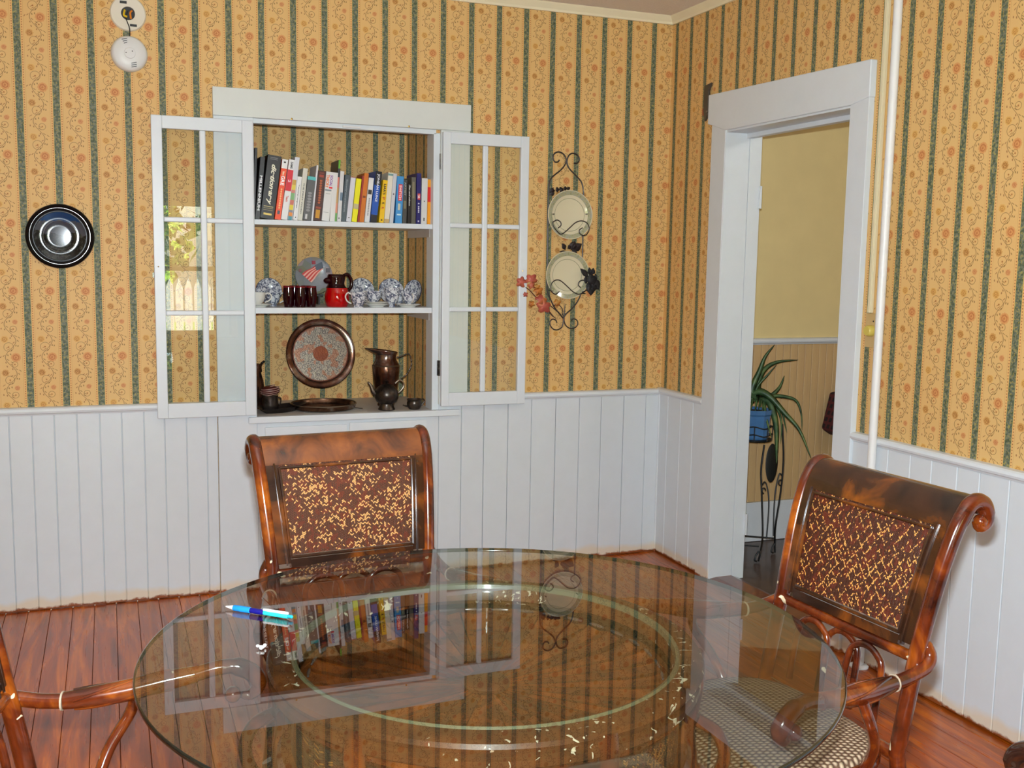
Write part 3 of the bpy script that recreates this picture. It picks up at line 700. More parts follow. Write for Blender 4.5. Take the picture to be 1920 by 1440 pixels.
# dark picture plate on the left
c = aty(113, 443, 0); R0 = .128
t = thing('wall_plate', 'round dark-framed glossy picture plate with a cloudy landscape on the left wall', 'plate', c)
SATINB = plain('satin_black', rgb(10, 9, 10), .3, coat=0, spec=.2)
T = Matrix.Translation(c) @ RX
MB().lathe([(0, .0), (R0*.98, .004), (R0, .012), (R0*.985, .02), (R0*.93, .024), (R0*.885, .020), (R0*.875, .019)], 64, T).build('rim', SATINB, t, smooth=True)
MB().lathe([(R0*.880, .0197), (R0*.877, .0204), (R0*.872, .0204), (R0*.868, .019)], 64, T).build('highlight_and_silver_line', plain('highlight_and_silver_line', rgb(210, 210, 205), .2, .6), t, smooth=True)  # pale ring stands in for the highlight round the black rim
MB().lathe([(R0*.868, .019), (R0*.80, .015), (R0*.77, .0145), (R0*.745, .0150)], 64, T).build('inner_rim', SATINB, t, smooth=True)
def scene_mat():
    t_ = NT('landscape_print'); S = t_.sep(t_.pos()); P = t_.pos()
    h = t_.m('SUBTRACT', S[2], c.z)
    n = t_.noise(P, 26, 4, .65); n2 = t_.noise(P, 60, 4, .7)
    skyc = t_.mix(t_.m('GREATER_THAN', t_.m('ADD', h, t_.m('MULTIPLY', n, .05)), .085), rgb(66, 68, 76), rgb(24, 56, 96))
    land = t_.ramp(n2, [(.35, rgb(10, 12, 12)), (.5, rgb(30, 32, 30)), (.65, rgb(66, 70, 64))])
    f = t_.m('GREATER_THAN', t_.m('ADD', h, t_.m('MULTIPLY', t_.m('SUBTRACT', n, .5), .12)), .012)
    return t_.bsdf(t_.mix(f, land, skyc), .13, coat=0, spec=.5)
LAND = scene_mat()
MB().lathe([(R0*.745, .0150), (R0*.62, .0122), (R0*.50, .0090), (R0*.485, .0098), (R0*.47, .0085), (R0*.3, .0090), (0, .0096)], 64, T).build('picture', LAND, t, smooth='all')
MB().lathe([(R0*.495, .0088), (R0*.488, .0112), (R0*.48, .0088)], 64, T).build('highlight_and_silver_line', plain('silver_line_thin', rgb(220, 220, 215), .2, .6), t, smooth=True)
# ================================================================ BOOKS on the top shelf
PAGES = plain('book_pages', rgb(226, 218, 196), .8)
SH1, SH2, SH3 = 1.626, 1.247, .773
K, Wt, LG = (20, 20, 22), (224, 224, 222), (190, 190, 186)
BOOKS = [
 # bl, br, tl, tr, ytop, colour, label, blocks, texts
 (20, 46, 44, 70, 250, K, 'black book farthest left, taller than its neighbour and half behind the glazed door', [], []),
 (47, 95, 95, 155, 340, K, 'black book with MILLENNIUM in white capitals on its spine', [], [('MILLENNIUM', .30, .86, (235, 235, 235), .55, 0)]),
 (97, 240, 178, 320, 328, K, 'thickest book, a black dictionary with gold and silver italic lettering', [(.80, .81, (200, 180, 110), .15, .85), (.83, .835, (200, 180, 110), .15, .85), (.86, .865, (200, 180, 110), .15, .85), (.91, .94, (220, 190, 90), .2, .8), (.035, .042, (140, 140, 140), .2, .75), (.06, .066, (140, 140, 140), .2, .75)], [('dic·tion·ar·y', .14, .78, (235, 230, 205), .46, .35)]),
 (242, 303, 322, 377, 368, (232, 74, 20), 'bright orange book with GRE on the spine and a white top', [(0, .15, Wt, 0, 1), (.035, .06, (120, 50, 80), .35, .65), (.85, .91, (60, 80, 90), .3, .7)], [('New', .20, .26, (255, 240, 200), .4, 0), ('GRE', .27, .43, (255, 255, 255), .62, 0), ('•••••••••', .48, .82, (250, 190, 120), .3, 0)]),
 (305, 370, 385, 458, 370, Wt, 'white book with a large red block on the spine', [(.17, .52, (206, 10, 34), 0, .95)], [('SAMS', .04, .15, (60, 60, 60), .4, 0), ('2', .33, .38, (240, 200, 210), .45, 0), ('Teach', .60, .70, (206, 90, 70), .35, 0)]),
 (371, 420, 448, 492, 346, (206, 208, 214), 'tall pale book with a strip of coloured squares low on the spine', [(.36, .44, (190, 150, 60), .05, .85), (.44, .52, (216, 196, 70), .05, .85), (.52, .57, (200, 120, 110), .05, .85), (.57, .68, (120, 170, 110), .05, .85), (.68, .76, (196, 110, 90), .05, .85), (.76, .84, (220, 200, 40), .05, .85), (.84, .88, (130, 130, 140), .05, .85), (.88, .94, (216, 130, 40), .05, .85), (.94, 1, (70, 140, 150), .05, .85)], []),
 (424, 470, 474, 514, 540, Wt, 'shorter white book with small black title, right of the coloured squares', [(.92, .95, (40, 40, 40), .4, .6)], [('Teaching Language', .18, .72, (120, 120, 120), .32, 0)]),
 (471, 520, 521, 585, 456, (206, 204, 190), 'cream book reading THE FIRST WORD in spaced letters', [], [('THE FIRST WORD', .28, .88, (90, 88, 80), .26, 0)]),
 (521, 606, 586, 648, 540, (84, 86, 86), 'dark grey book with a turquoise band at the top', [(0, .08, (80, 180, 180), 0, 1), (.86, .97, (200, 200, 200), .25, .5)], [('•••••••', .35, .8, (140, 140, 140), .5, 0)]),
 (608, 626, 662, 682, 426, (214, 212, 214), 'very thin white book rising above its neighbours', [], []),
 (628, 706, 683, 752, 482, (70, 34, 24), 'dark brown book with orange lettering and a gold label at the foot', [(.03, .06, (120, 50, 30), .2, .8), (.08, .13, (160, 60, 40), .2, .8), (.72, .76, (150, 60, 30), .15, .8), (.78, .95, (196, 140, 20), .2, .75)], [('••••••••••', .18, .66, (176, 84, 30), .35, 0)]),
 (710, 788, 764, 832, 492, (216, 216, 214), 'white book reading SOCIAL THEORY in purple and orange', [(.30, .335, (220, 20, 40), .55, 1), (.36, .39, (120, 130, 135), .05, .9), (.44, .45, (150, 150, 150), .2, .8), (.82, .83, (150, 150, 150), .1, .8)], [('THEORY', .065, .33, (232, 120, 10), .42, 0, -.24), ('SOCIAL', .065, .29, (130, 50, 150), .36, 0, .26)]),
 (790, 842, 838, 866, 500, (214, 214, 212), 'thin white book right of the one with purple and orange lettering', [], []),
 (843, 862, 872, 915, 372, (40, 48, 56), 'tallest dark book with a green top and dim photo cover', [(0, .14, (90, 160, 30), 0, 1), (.28, .45, (210, 120, 100), 0, 1), (.45, .70, (190, 150, 90), 0, 1), (.70, .86, (214, 140, 110), 0, 1), (.86, 1, (110, 170, 90), 0, 1)], []),
 (864, 904, 893, 945, 486, (206, 206, 206), 'white book with a small blue-grey picture on the spine', [(.42, .58, (100, 120, 140), .35, 1), (.92, .945, (30, 30, 30), .3, .6)], []),
 (905, 956, 948, 1000, 522, (72, 84, 92), 'slate-blue book with pale lettering', [], [('Environment', .1, .8, (140, 150, 156), .34, 0)]),
 (958, 1010, 1002, 1062, 542, (206, 206, 214), 'plain white book left of the yellow one', [(.90, .92, (60, 60, 60), .3, .6), (0, .02, (170, 110, 100), 0, 1)], []),
 (1013, 1066, 1062, 1114, 560, (230, 224, 10), 'lemon-yellow book with a grey band low on the spine', [(.58, .70, (186, 176, 130), 0, 1)], []),
 (1069, 1088, 1122, 1140, 530, (150, 40, 34), 'thin dark red book between the yellow and orange ones', [], []),
 (1090, 1136, 1142, 1188, 506, (198, 110, 24), 'orange-brown book with a small dark ring on the spine', [(.46, .50, (120, 60, 20), .2, .8)], []),
 (1139, 1190, 1187, 1236, 552, (216, 216, 216), 'white book with a small black and white photo on the spine', [(.27, .37, (50, 50, 48), .1, .85)], [('•••••••••••', .45, .85, (150, 150, 150), .3, 0)]),
 (1196, 1262, 1258, 1314, 487, (24, 80, 170), 'black and blue book with white capitals down the spine', [(0, .27, (16, 18, 24), 0, 1), (.85, 1, (28, 28, 36), 0, 1)], [('JONEAN LUNZ', .05, .60, (225, 228, 235), .46, 0)]),
 (1282, 1332, 1327, 1374, 576, (228, 184, 12), 'yellow book reading LIAR\'S POKER with some letters missing', [(.92, .95, (40, 30, 20), .35, .65)], [("LIAR'S", .09, .34, (30, 28, 20), .5, 0), ('P', .40, .46, (190, 70, 20), .5, 0), ('K', .52, .57, (30, 28, 20), .5, 0), ('R', .63, .68, (190, 70, 20), .5, 0)]),
 (1336, 1387, 1382, 1430, 500, (220, 214, 196), 'cream book with a teal line at the top, right of the yellow lettered one', [(.02, .06, (110, 150, 150), 0, 1), (.92, 1, (190, 160, 110), 0, 1)], []),
 (1390, 1428, 1433, 1466, 508, (196, 198, 204), 'thin pale grey book left of the light blue one', [(.40, .43, (60, 60, 70), .35, .65)], []),
 (1446, 1516, 1475, 1528, 536, (60, 140, 200), 'light blue book with SWITCH on a red label', [(.17, .52, (214, 30, 40), .28, .85), (.58, .72, (190, 190, 170), .3, .65), (.80, .83, (190, 220, 230), .2, .8)], [('SWITCH', .19, .50, (240, 220, 220), .36, 0, .06)]),
 (1520, 1562, 1534, 1565, 572, (68, 68, 66), 'dark grey book with small spaced lettering, right of the light blue one', [(.48, .66, (120, 116, 90), .2, .8)], [('ARTIST', .05, .36, (170, 170, 165), .36, 0)]),
 (1569, 1606, 1574, 1612, 612, (22, 20, 20), 'short black book with white handwritten title', [], [('Zen and others', .02, .55, (225, 225, 222), .34, .3)]),
 (1608, 1652, 1614, 1650, 546, (88, 86, 76), 'worn grey-brown book with a black top corner', [(.10, .45, (126, 120, 96), .2, .7)], []),
 (1655, 1702, 1658, 1712, 506, (24, 20, 96), 'navy book with a small red and white emblem', [(.40, .52, (196, 60, 60), .25, .85), (.93, .96, (210, 210, 220), .35, .65)], [('• ••••', .58, .78, (220, 220, 230), .3, 0), ('2', .42, .50, (240, 220, 220), .4, 0)]),
 (1706, 1766, 1719, 1775, 556, (206, 206, 204), 'white book second from the right end', [(.86, .93, (70, 70, 70), .4, .6), (.49, .51, (60, 60, 60), .4, .6)], []),
 (1769, 1811, 1781, 1812, 568, (232, 150, 10), 'orange book with a red band at the right end of the row', [(.17, .50, (206, 20, 10), 0, 1)], []),
]
YB = .035
rb = random.Random(5)
prev = None
for (bl, br, tl, tr, yt, colr, lab, blocks, texts) in BOOKS:
    q = lambda zx, zy: aty(470+zx/5.3333, 230+zy/5.3333, YB)
    yb = 975+ (bl/1800)*30
    B0, B1 = q(bl, yb), q(br, yb); Tm = q((tl+tr)/2, yt); Bm = (B0+B1)/2
    h = math.hypot(Tm.z-SH1, Tm.x-Bm.x); lean = math.atan2(Tm.x-Bm.x, Tm.z-SH1); lean = max(0, min(lean, .20))
    th = (B1.x-B0.x)*math.cos(lean)*.965
    h -= th*math.sin(lean)*.5
    dpt = min(.24, max(.11, h*rb.uniform(.62, .74)))
    lab = lab if len(lab.split()) > 11 else lab+', on the top cupboard shelf'
    t = thing('book', lab, 'book', (B0.x, YB+rb.uniform(0, .006), SH1+th*math.sin(lean)+.0003), 0, 'books on the top shelf', roty=lean)
    cm = pc(*colr, .38, 1.05); c_ = .0018
    b = MB(); b.box((0, 0, 0), (th, c_, h)); b.box((0, c_, 0), (c_, dpt, h)); b.box((th-c_, c_, 0), (th, dpt, h)); b.build('cover', cm, t, local=True, bevel=.0006 if th > .01 else 0, seg=1)
    MB().box((c_, c_, .003), (th-c_, dpt-.004, h-.004)).build('pages', PAGES, t, local=True)
    for (f0, f1, c2, u0, u1) in blocks:
        MB().box((th*u0, -.0004, h*(1-f1)), (th*u1, .0002, h*(1-f0))).build('spine_patch', pc(*c2, .38, 1.05), t, local=True)
    for tx in texts:
        s_, f0, f1, c2, hf, shear = tx[:6]; off = tx[6] if len(tx) > 6 else 0
        M = Matrix(((0, 1, 0, th*(.5+off)), (0, 0, -1, -.0009), (-1, 0, 0, h*(1-(f0+f1)/2)), (0, 0, 0, 1)))
        add_text(s_, t, pc(*c2, .4, 1.0), M, length=h*(f1-f0), height=th*hf, shear=shear, bold=.0006)
# ================================================================ CHINA on the middle shelf
def px2(px, y): return aty(px, 560, y).x
def placed(px, y, z): return Vector((px2(px, y), y, z))
def plate_prof(R, d=.016): return [(0, .004), (R*.55, .004), (R*.62, .006), (R*.95, d*.85), (R, d), (R*.985, d+.0025), (R*.93, d*.95), (R*.62, .0095), (R*.56, .007), (0, .007)]
def lean_plate(name, lab, cat, px, ytop, R, y, mat, grp=None, tilt=14, shelf=SH2, rim=TRIM, yaw=0):
    x = px2(px, y); t = thing(name, lab, cat, (x, y, shelf), 0, grp)
    T = Matrix.Translation((x, y, shelf+R*math.cos(math.radians(tilt))+.003)) @ Matrix.Rotation(math.radians(yaw), 4, 'Z') @ Matrix.Rotation(math.radians(90-tilt), 4, 'X')
    MB().lathe(plate_prof(R), 40, T).build('dish', mat, t, smooth=True)
    MB().lathe([(R*.96, .0155), (R*.985, .0195), (R*1.004, .0175), (R*1.0, .015)], 40, T).build('rim', rim, t, smooth=True)
    return t, T
def cup(name, lab, px, py0, py1, y, rt, mat, handle, group=None, shelf=SH2, foot=.5, flare=1.0, dz=0):
    x = px2(px, y); z0 = shelf+dz; h = abs(aty(px, py0, y).z-aty(px, py1, y).z)
    t = thing(name, lab, 'cup', (x, y, z0), 0, group); T = Matrix.Translation((x, y, z0))
    rf = rt*foot
    prof = [(0, .003), (rf*.85, .003), (rf, 0), (rf, .006), (rf*.9, h*.12), (rt*.78, h*.32), (rt*.93, h*.6), (rt*.96, h*.85), (rt, h), (rt*.97, h), (rt*.9, h*.6), (rt*.7, h*.3), (0, h*.14)]
    MB().lathe(prof, 28, T).build('bowl', mat, t, smooth=True)
    hx = math.cos(handle); hy = math.sin(handle)
    P = [(rt*.92, h*.86), (rt*1.3, h*.95), (rt*1.6, h*.72), (rt*1.4, h*.42), (rt*.88, h*.25)]
    MB().tube(spline([(x+hx*a, y+hy*a, z0+c_) for a, c_ in P]), .0032, 8).build('handle', CHINA, t, smooth=True)
    return t
def saucer(lab, px, y, R, shelf=SH2, dz=0, mat=None):
    x = px2(px, y); t = thing('saucer', lab, 'saucer', (x, y, shelf+dz), 0, 'saucers on the middle shelf'); T = Matrix.Translation((x, y, shelf+dz))
    MB().lathe([(0, .002), (R*.5, .002), (R*.52, 0), (R*.56, 0), (R*.6, .004), (R, .013), (R*.99, .015), (R*.6, .007), (0, .0045)], 32, T).build('dish', mat or CHINA, t, smooth=True)
    return t
lean_plate('saucer', 'blue transferware saucer standing at the left end of the middle shelf', 'saucer', 503.5, 512, .060, .30, TRANS, 'standing saucers')
lean_plate('saucer', 'blue transferware saucer standing just right of the ruby pitcher', 'saucer', 677, 512, .062, .31, TRANS, 'standing saucers')
lean_plate('saucer', 'blue transferware saucer standing behind the footed white cup, third from left', 'saucer', 732, 512, .062, .30, TRANS, 'standing saucers')
t, T = lean_plate('saucer', 'blue transferware saucer seen edge-on against the right side of the cupboard', 'saucer', 778, 512, .060, .22, TRANS, 'standing saucers', yaw=-62)
saucer('white saucer under the white cup at the far left of the middle shelf', 484, .085, .062)
cup('teacup', 'plain white teacup on a saucer at the left end of the middle shelf', 481, 541, 566, .085, .040, CHINA, -.15, 'cups on the middle shelf', foot=.6, dz=.006)
cup('teacup', 'blue patterned teacup behind the plain white one at the left end', 512, 544, 570, .17, .034, TRANS, -.2, 'cups on the middle shelf', dz=0)
# ruby tumblers
tumb = [(541, .085, 'leftmost of the front ruby glass tumblers'), (563.5, .075, 'middle one of the front ruby glass tumblers'), (583.5, .085, 'right one of the front ruby glass tumblers, nearest the ruby pitcher'),
        (552, .15, 'ruby glass tumbler in the back row, left of the other'), (574, .15, 'ruby glass tumbler in the back row, right of the other')]
for px, y, lab in tumb:
    x = px2(px, y); t = thing('tumbler', lab, 'glass', (x, y, SH2), 0, 'ruby glass tumblers'); T = Matrix.Translation((x, y, SH2)); h = .093; r = .0245
    MB().lathe([(0, 0), (r*.78, 0), (r*.8, .004), (r*.8, .012), (r*1.0, h*.42), (r*1.03, h*.62), (r*.93, h*.9), (r*.93, h), (r*.88, h), (r*.96, h*.6), (r*.7, .02), (0, .014)], 28, T).build('glass_body', RUBY, t, smooth=True)
    MB().lathe([(r*.935, h*.93), (r*.95, h*.985), (r*.90, h*1.005), (r*.88, h*.97)], 28, T).build('rim', plain('ruby_rim', rgb(110, 4, 24), .05, coat=.3), t, smooth=True)
# flag plate
R = .088; x = px2(588, .33); z0 = SH2+.045
t = thing('flag_plate', 'grey-blue plate painted with a red and white striped flag behind the ruby tumblers', 'plate', (x, .33, SH2))
T = Matrix.Translation((x, .33, z0+R)) @ Matrix.Rotation(math.radians(80), 4, 'X')
def plate_grey():
    q = NT('grey_collage_glaze'); O = q.obj(); v = q.n('ShaderNodeTexVoronoi'); v.inputs['Scale'].default_value = 26; q.put(v.inputs['Vector'], O)
    hs = q.ramp(v.outputs['Color'], [(.3, rgb(116, 120, 120)), (.5, rgb(150, 152, 160)), (.62, rgb(120, 126, 100)), (.75, rgb(166, 150, 150))])
    return q.bsdf(hs, .3, coat=.3)
MB().lathe(plate_prof(R), 44, T).build('dish', plate_grey(), t, smooth=True)
MB().box((x-.03, .325, SH2), (x-.022, .39, SH2+.055)).build('easel_leg', IRONB, t); MB().box((x+.022, .325, SH2), (x+.03, .39, SH2+.055)).build('easel_leg', IRONB, t)
MB().box((x-.04, .30, SH2+.04), (x+.04, .33, SH2+.048)).build('easel_lip', IRONB, t)
def fl(u, v):   # flag corner points in px -> plane just before the plate
    A, B_, C_, D_ = Vector((797, 455)), Vector((1065, 520)), Vector((700, 950)), Vector((415, 690))
    p = A*(1-u)*(1-v)+B_*(u)*(1-v)+C_*u*v+D_*(1-u)*v
    p.y += math.sin(v*7+u*2)*14
    q = aty(540+p.x/16, 470+p.y/16, .30); return q
RED, CRW = pc(196, 24, 20), pc(236, 170, 150); rows = 8
b = MB()
for i in range(rows):
    b.mi = i % 2
    for j in range(8): b.quad(fl(i/rows, j/8), fl((i+1)/rows, j/8), fl((i+1)/rows, (j+1)/8), fl(i/rows, (j+1)/8))
b.build('painted_flag', [RED, CRW], t, thick=.0015)
b = MB(); b.poly([aty(540+a/16, 470+c_/16, .296) for a, c_ in ((800, 440), (1020, 330), (1060, 520), (860, 600))], (0, -1, 0), .0015); b.build('painted_canton', plain('canton_navy', rgb(70, 80, 96), .4), t)
for a, c_, s_, cc in ((770, 355, 55, (150, 10, 40)), (365, 590, 40, (130, 60, 70)), (1200, 590, 70, (96, 92, 96))):
    p = aty(540+a/16, 470+c_/16, .302); m = s_/16*.0024; MB().box((p.x-m, .3, p.z-m), (p.x+m, .304, p.z+m)).build('painted_patch', pc(*cc), t)
# ruby pitcher
x = px2(632, .13); t = thing('ruby_pitcher', 'bright red glass pitcher with a dark round neck on the middle shelf', 'pitcher', (x, .13, SH2)); T = Matrix.Translation((x, .13, SH2))
MB().lathe([(0, 0), (.046, 0), (.050, .006), (.056, .03), (.055, .055), (.048, .085)], 36, T).build('body', RUBYR, t, smooth=True)
MB().lathe([(.048, .085), (.040, .096), (.037, .106), (.041, .125), (.040, .138), (.036, .146), (.031, .146), (.034, .12), (.03, .1)], 36, Matrix.Translation((x-.004, .13, SH2))).build('neck', RUBY, t, smooth=True)
MB().sphere((x-.040, .122, SH2+.118), .016, 14, (1.5, 1, .9)).build('spout', RUBY, t, smooth=True)
MB().tube(spline([(x+.026, .13, SH2+.138), (x+.048, .13, SH2+.146), (x+.064, .13, SH2+.124), (x+.066, .13, SH2+.095), (x+.048, .13, SH2+.068)]), .008, 10).build('handle', RUBY, t, smooth=True)
# right group
cup('teacup', 'blue patterned cup with a big white handle at the front of the middle shelf', 672, 547, 576, .035, .036, TRANS, PI-.1, 'cups on the middle shelf', foot=.62)
saucer('lower saucer of the stack of two in the middle of the right half', 706, .10, .060); saucer('upper saucer of the stack of two, under the leaf-patterned cup', 706, .10, .058, dz=.009)
cup('teacup', 'white cup with dark leaf pattern on the stacked saucers', 701, 540, 564, .10, .038, TRANS, 2.4, 'cups on the middle shelf', dz=.014, foot=.55)
cup('teacup', 'round footed cup with a blue flower bouquet between the stacked saucers and the right cup', 735, 536, 572, .085, .036, TRANS, .9, 'cups on the middle shelf', foot=.42)
cup('teacup', 'blue patterned cup lying behind, its white loop handle raised, near the edge-on saucer', 749, 530, 548, .20, .028, TRANS, .3, 'cups on the middle shelf', dz=.0)
saucer('saucer under the right-hand blue patterned cup', 765, .075, .060)
cup('teacup', 'blue patterned cup with a white front stripe on a saucer at the right end', 768, 543, 567, .075, .039, TRANS, -1.57, 'cups on the middle shelf', dz=.006, foot=.55)
# ================================================================ SILVER on the bottom shelf
def px3(px, y): return aty(px, 720, y).x
c = aty(601, 663, .36); R = .166
t = thing('round_silver_tray', 'large round engraved silver tray with a copper-toned rim standing upright', 'tray', (c.x, .36, SH3))
T = Matrix.Translation(c) @ Matrix.Rotation(math.radians(82), 4, 'X')
MB().lathe([(0, -.006), (R*.99, .002), (R*1.0, .012), (R*.985, .014), (R*.96, .012), (R*.90, .009), (R*.84, .009), (R*.825, .006), (R*.80, .003)], 64, T).build('rim', COPPER, t, smooth=True)
o = MB().lathe([(R*.80, .0), (0, .0)], 64).build('engraved_disc', ENGR, t, local=True, smooth='all'); o.matrix_local = WM[t.name].inverted() @ T @ Matrix.Translation((0, 0, .0035))
MB().lathe([(R*.83, .008), (R*.818, .0105), (R*.806, .006)], 64, T).build('inner_bead', STEEL, t, smooth=True)
y = .17; x = px3(606.5, y); R = .150
t = thing('gallery_tray', 'flat silver gallery tray with a pierced raised edge lying before the upright tray', 'tray', (x, y, SH3)); T = Matrix.Translation((x, y, SH3+.004))
MB().lathe([(0, 0), (R*.93, 0), (R*.96, .003), (R*.93, .003), (0, .003)], 56, T).build('base', TARN, t, smooth=True)
MB().lathe([(R*.95, .002), (R*.985, .010), (R*1.0, .022), (R*.99, .0235), (R*.975, .010), (R*.94, .003)], 56, T).build('gallery', TARN, t, smooth=True)
b = MB(); P = [(x+R*1.0*math.cos(a*PI/28), y+R*1.0*math.sin(a*PI/28), SH3+.0275) for a in range(56)]; b.tube(P, .0025, 6, closed=True); b.build('beaded_edge', STEEL, t, smooth=True)
for i in range(4):
    a = PI/4+i*PI/2; MB().sphere((x+R*.8*math.cos(a), y+R*.8*math.sin(a), SH3+.003), .0035, 8).build('foot', TARN, t)
x0, x1 = px3(574, .03), px3(690, .03)
LACE = NT('lace_doily'); vv = LACE.n('ShaderNodeTexVoronoi', feature='DISTANCE_TO_EDGE'); vv.inputs['Scale'].default_value = 160; LACE.put(vv.inputs['Vector'], LACE.pos())
pb = LACE.n('ShaderNodeBsdfPrincipled'); pb.inputs['Base Color'].default_value = rgb(214, 212, 208); tr = LACE.n('ShaderNodeBsdfTransparent'); mxx = LACE.n('ShaderNodeMixShader')
LACE.put(mxx.inputs[0], LACE.m('LESS_THAN', vv.outputs[0], .16)); LACE.t.links.new(tr.outputs[0], mxx.inputs[1]); LACE.t.links.new(pb.outputs[0], mxx.inputs[2]); LACE.t.links.new(mxx.outputs[0], LACE.out.inputs[0])
b = MB(); b.poly([(x0+.015, .008, SH3+.0005), (x1-.01, .010, SH3+.0005), (x1+.008, .06, SH3+.0005), (x1-.02, .15, SH3+.0005), (x0+.02, .15, SH3+.0005), (x0-.008, .06, SH3+.0005)], (0, 0, 1), .001)
tag(b.build('doily', LACE.mat), 'thin grey-white lace doily at the front of the bottom shelf', 'doily')
t = thing('sugar_tongs', 'small black tongs lying on the lace doily', 'tongs', atz(635, 762, SH3+.004))
P = [atz(a, b_, SH3+.005) for a, b_ in ((613, 757), (625, 759), (636, 763))]; MB().tube(P, [.0018, .003, .0015], 6).build('arm', BLACK, t)
P = [atz(a, b_, SH3+.005) for a, b_ in ((613, 757), (622, 762), (636, 763))]; MB().tube(P, [.0018, .003, .0015], 6).build('arm', BLACK, t)
P = [atz(a, b_, SH3+.004) for a, b_ in ((652, 762), (664, 764), (680, 766))]
tag(MB().tube(spline(P), .0015, 6).build('hat_pin', BLACK), 'thin dark wire pin lying right of the small tongs', 'pin')
# tall pitcher
y = .20; x = px3(723.5, y); Z3 = lambda py: aty(723, py, y).z
t = thing('water_pitcher', 'tall tarnished silver water pitcher with a wide spout behind the small teapot', 'pitcher', (x, y, SH3)); T = Matrix.Translation((x, y, 0)); r = .063
MB().lathe([(0, SH3), (r*.62, SH3), (r*.66, SH3+.008), (r*.5, SH3+.02), (r*.55, SH3+.035), (r*.85, Z3(735)), (r*.97, Z3(715)), (r*1.0, Z3(700)), (r*1.03, Z3(686)), (r*1.01, Z3(684)), (r*.82, Z3(676)), (r*.76, Z3(670)), (r*.78, Z3(664))], 36, T).build('body', COPPER, t, smooth=True)
def lip(u, v):
    a = 2*PI*u; rr = r*(.78+.10*v); sp = max(0, math.cos(a-PI))**6
    zz = Z3(664)+v*(.010+.016*(math.cos(a-PI)+1)/2)+sp*v*.004
    return (x+math.cos(a)*(rr+sp*v*r*.75), y+math.sin(a)*rr*(1-.3*sp*v), zz)
MB().grid(lip, 36, 5, True).build('spout', COPPER, t, smooth='all', thick=.002)
MB().lathe([(r*1.0, Z3(687)), (r*1.06, Z3(685.5)), (r*1.0, Z3(683.5))], 36, T).build('shoulder_ring', STEEL, t, smooth=True)
hp = [aty(a, b_, y) for a, b_ in ((744, 671), (754, 667), (766, 664), (771, 674), (771, 686), (764, 700), (756, 708), (748, 714))]
MB().tube(spline(hp), [.0035+.0016*math.sin(i*1.7) for i in range(len(spline(hp)))], 8).build('handle', PEWTER, t, smooth=True)
# small teapot
y = .06; x = px3(725, y); Z3 = lambda py: aty(725, py, y).z; sh = SH3
t = thing('teapot', 'small dark pewter teapot on a flared foot in front of the tall pitcher', 'teapot', (x, y, SH3)); T = Matrix.Translation((x, y, 0)); r = .056
MB().lathe([(0, sh), (.035, sh), (.040, sh+.004), (.036, sh+.012), (.031, sh+.026), (.031, sh+.03), (.046, sh+.038), (r*.98, sh+.058), (r, sh+.075), (r*.93, sh+.092), (r*.7, sh+.108), (r*.4, sh+.118), (.012, sh+.121), (0, sh+.122)], 36, T).build('body', PEWTER, t, smooth=True)
MB().lathe([(.010, sh+.12), (.004, sh+.126), (.009, sh+.134), (0, sh+.14)], 16, T).build('lid_knob', PEWTER, t, smooth=True)
sp = spline([aty(a, b_, y) for a, b_ in ((712, 741), (701, 736), (696, 724), (690, 716.5))]); MB().tube(sp, [.014-.009*i/(len(sp)-1) for i in range(len(sp))], 10).build('spout', PEWTER, t, smooth=True)
MB().tube(spline([aty(a, b_, y) for a, b_ in ((741, 719), (748, 713), (755, 716), (757, 724), (752, 732), (746, 737))]), .0042, 8).build('handle', STEEL, t, smooth=True)
# creamer at right
y = .05; x = px3(777, y)
t = thing('creamer', 'small low dark pewter creamer at the right end of the bottom shelf', 'creamer', (x, y, SH3)); T = Matrix.Translation((x, y, sh))
MB().lathe([(0, 0), (.022, 0), (.027, .004), (.034, .018), (.035, .030), (.032, .040), (.036, .048), (.033, .048), (.029, .038), (0, .01)], 28, T).build('bowl', PEWTER, t, smooth=True)
MB().tube(spline([(x+.030, y, sh+.046), (x+.044, y, sh+.046), (x+.048, y, sh+.034), (x+.034, y, sh+.016)]), .003, 8).build('handle', PEWTER, t, smooth=True)
MB().tube(spline([(x-.030, y, sh+.015), (x-.044, y-.004, sh+.018), (x-.056, y-.006, sh+.022)]), [.004]*7+[.003]*6, 8).build('twig_foot', PEWTER, t, smooth=True)
# left group: leaf dish, rope-lidded mug, dark curved piece
P = [(476, 753), (500, 744), (520, 741), (541, 741), (540, 745), (522, 752), (508, 759), (490, 762), (476, 763)]
t = thing('leaf_dish', 'dark metal leaf-shaped dish at the left end of the bottom shelf', 'dish', atz(505, 755, SH3))
W_ = [(-1.995+.012, .045), (-1.975+.07, .05), (-1.82, .10), (-1.752, .20), (-1.76, .25), (-1.82, .24), (-1.90, .20), (-1.972, .17)]
b = MB(); nn = 8; cx = sum(a for a, _ in W_)/nn; cy = sum(b_ for _, b_ in W_)/nn
dense = [Vector((v.x, v.y, 0)) for v in spline([(a, c_, 0) for a, c_ in W_+[W_[0]]], 4)][:-1]
o_ = [b.vert((v.x, v.y, SH3+.024)) for v in dense]; i_ = [b.vert((cx+(v.x-cx)*.75, cy+(v.y-cy)*.75, SH3+.005)) for v in dense]; k_ = [b.vert((cx+(v.x-cx)*.72, cy+(v.y-cy)*.72, SH3)) for v in dense]
n = len(dense)
for i in range(n): j = (i+1) % n; b.face((o_[i], o_[j], i_[j], i_[i])); b.face((o_[j], o_[i], k_[i], k_[j]))
b.face(i_); b.face(k_[::-1]); b.build('bowl', plain('dark_dish_metal', rgb(44, 36, 34), .4, .6, var=.4), t, smooth=True)
y = .12; x = -1.925; bz = SH3+.006
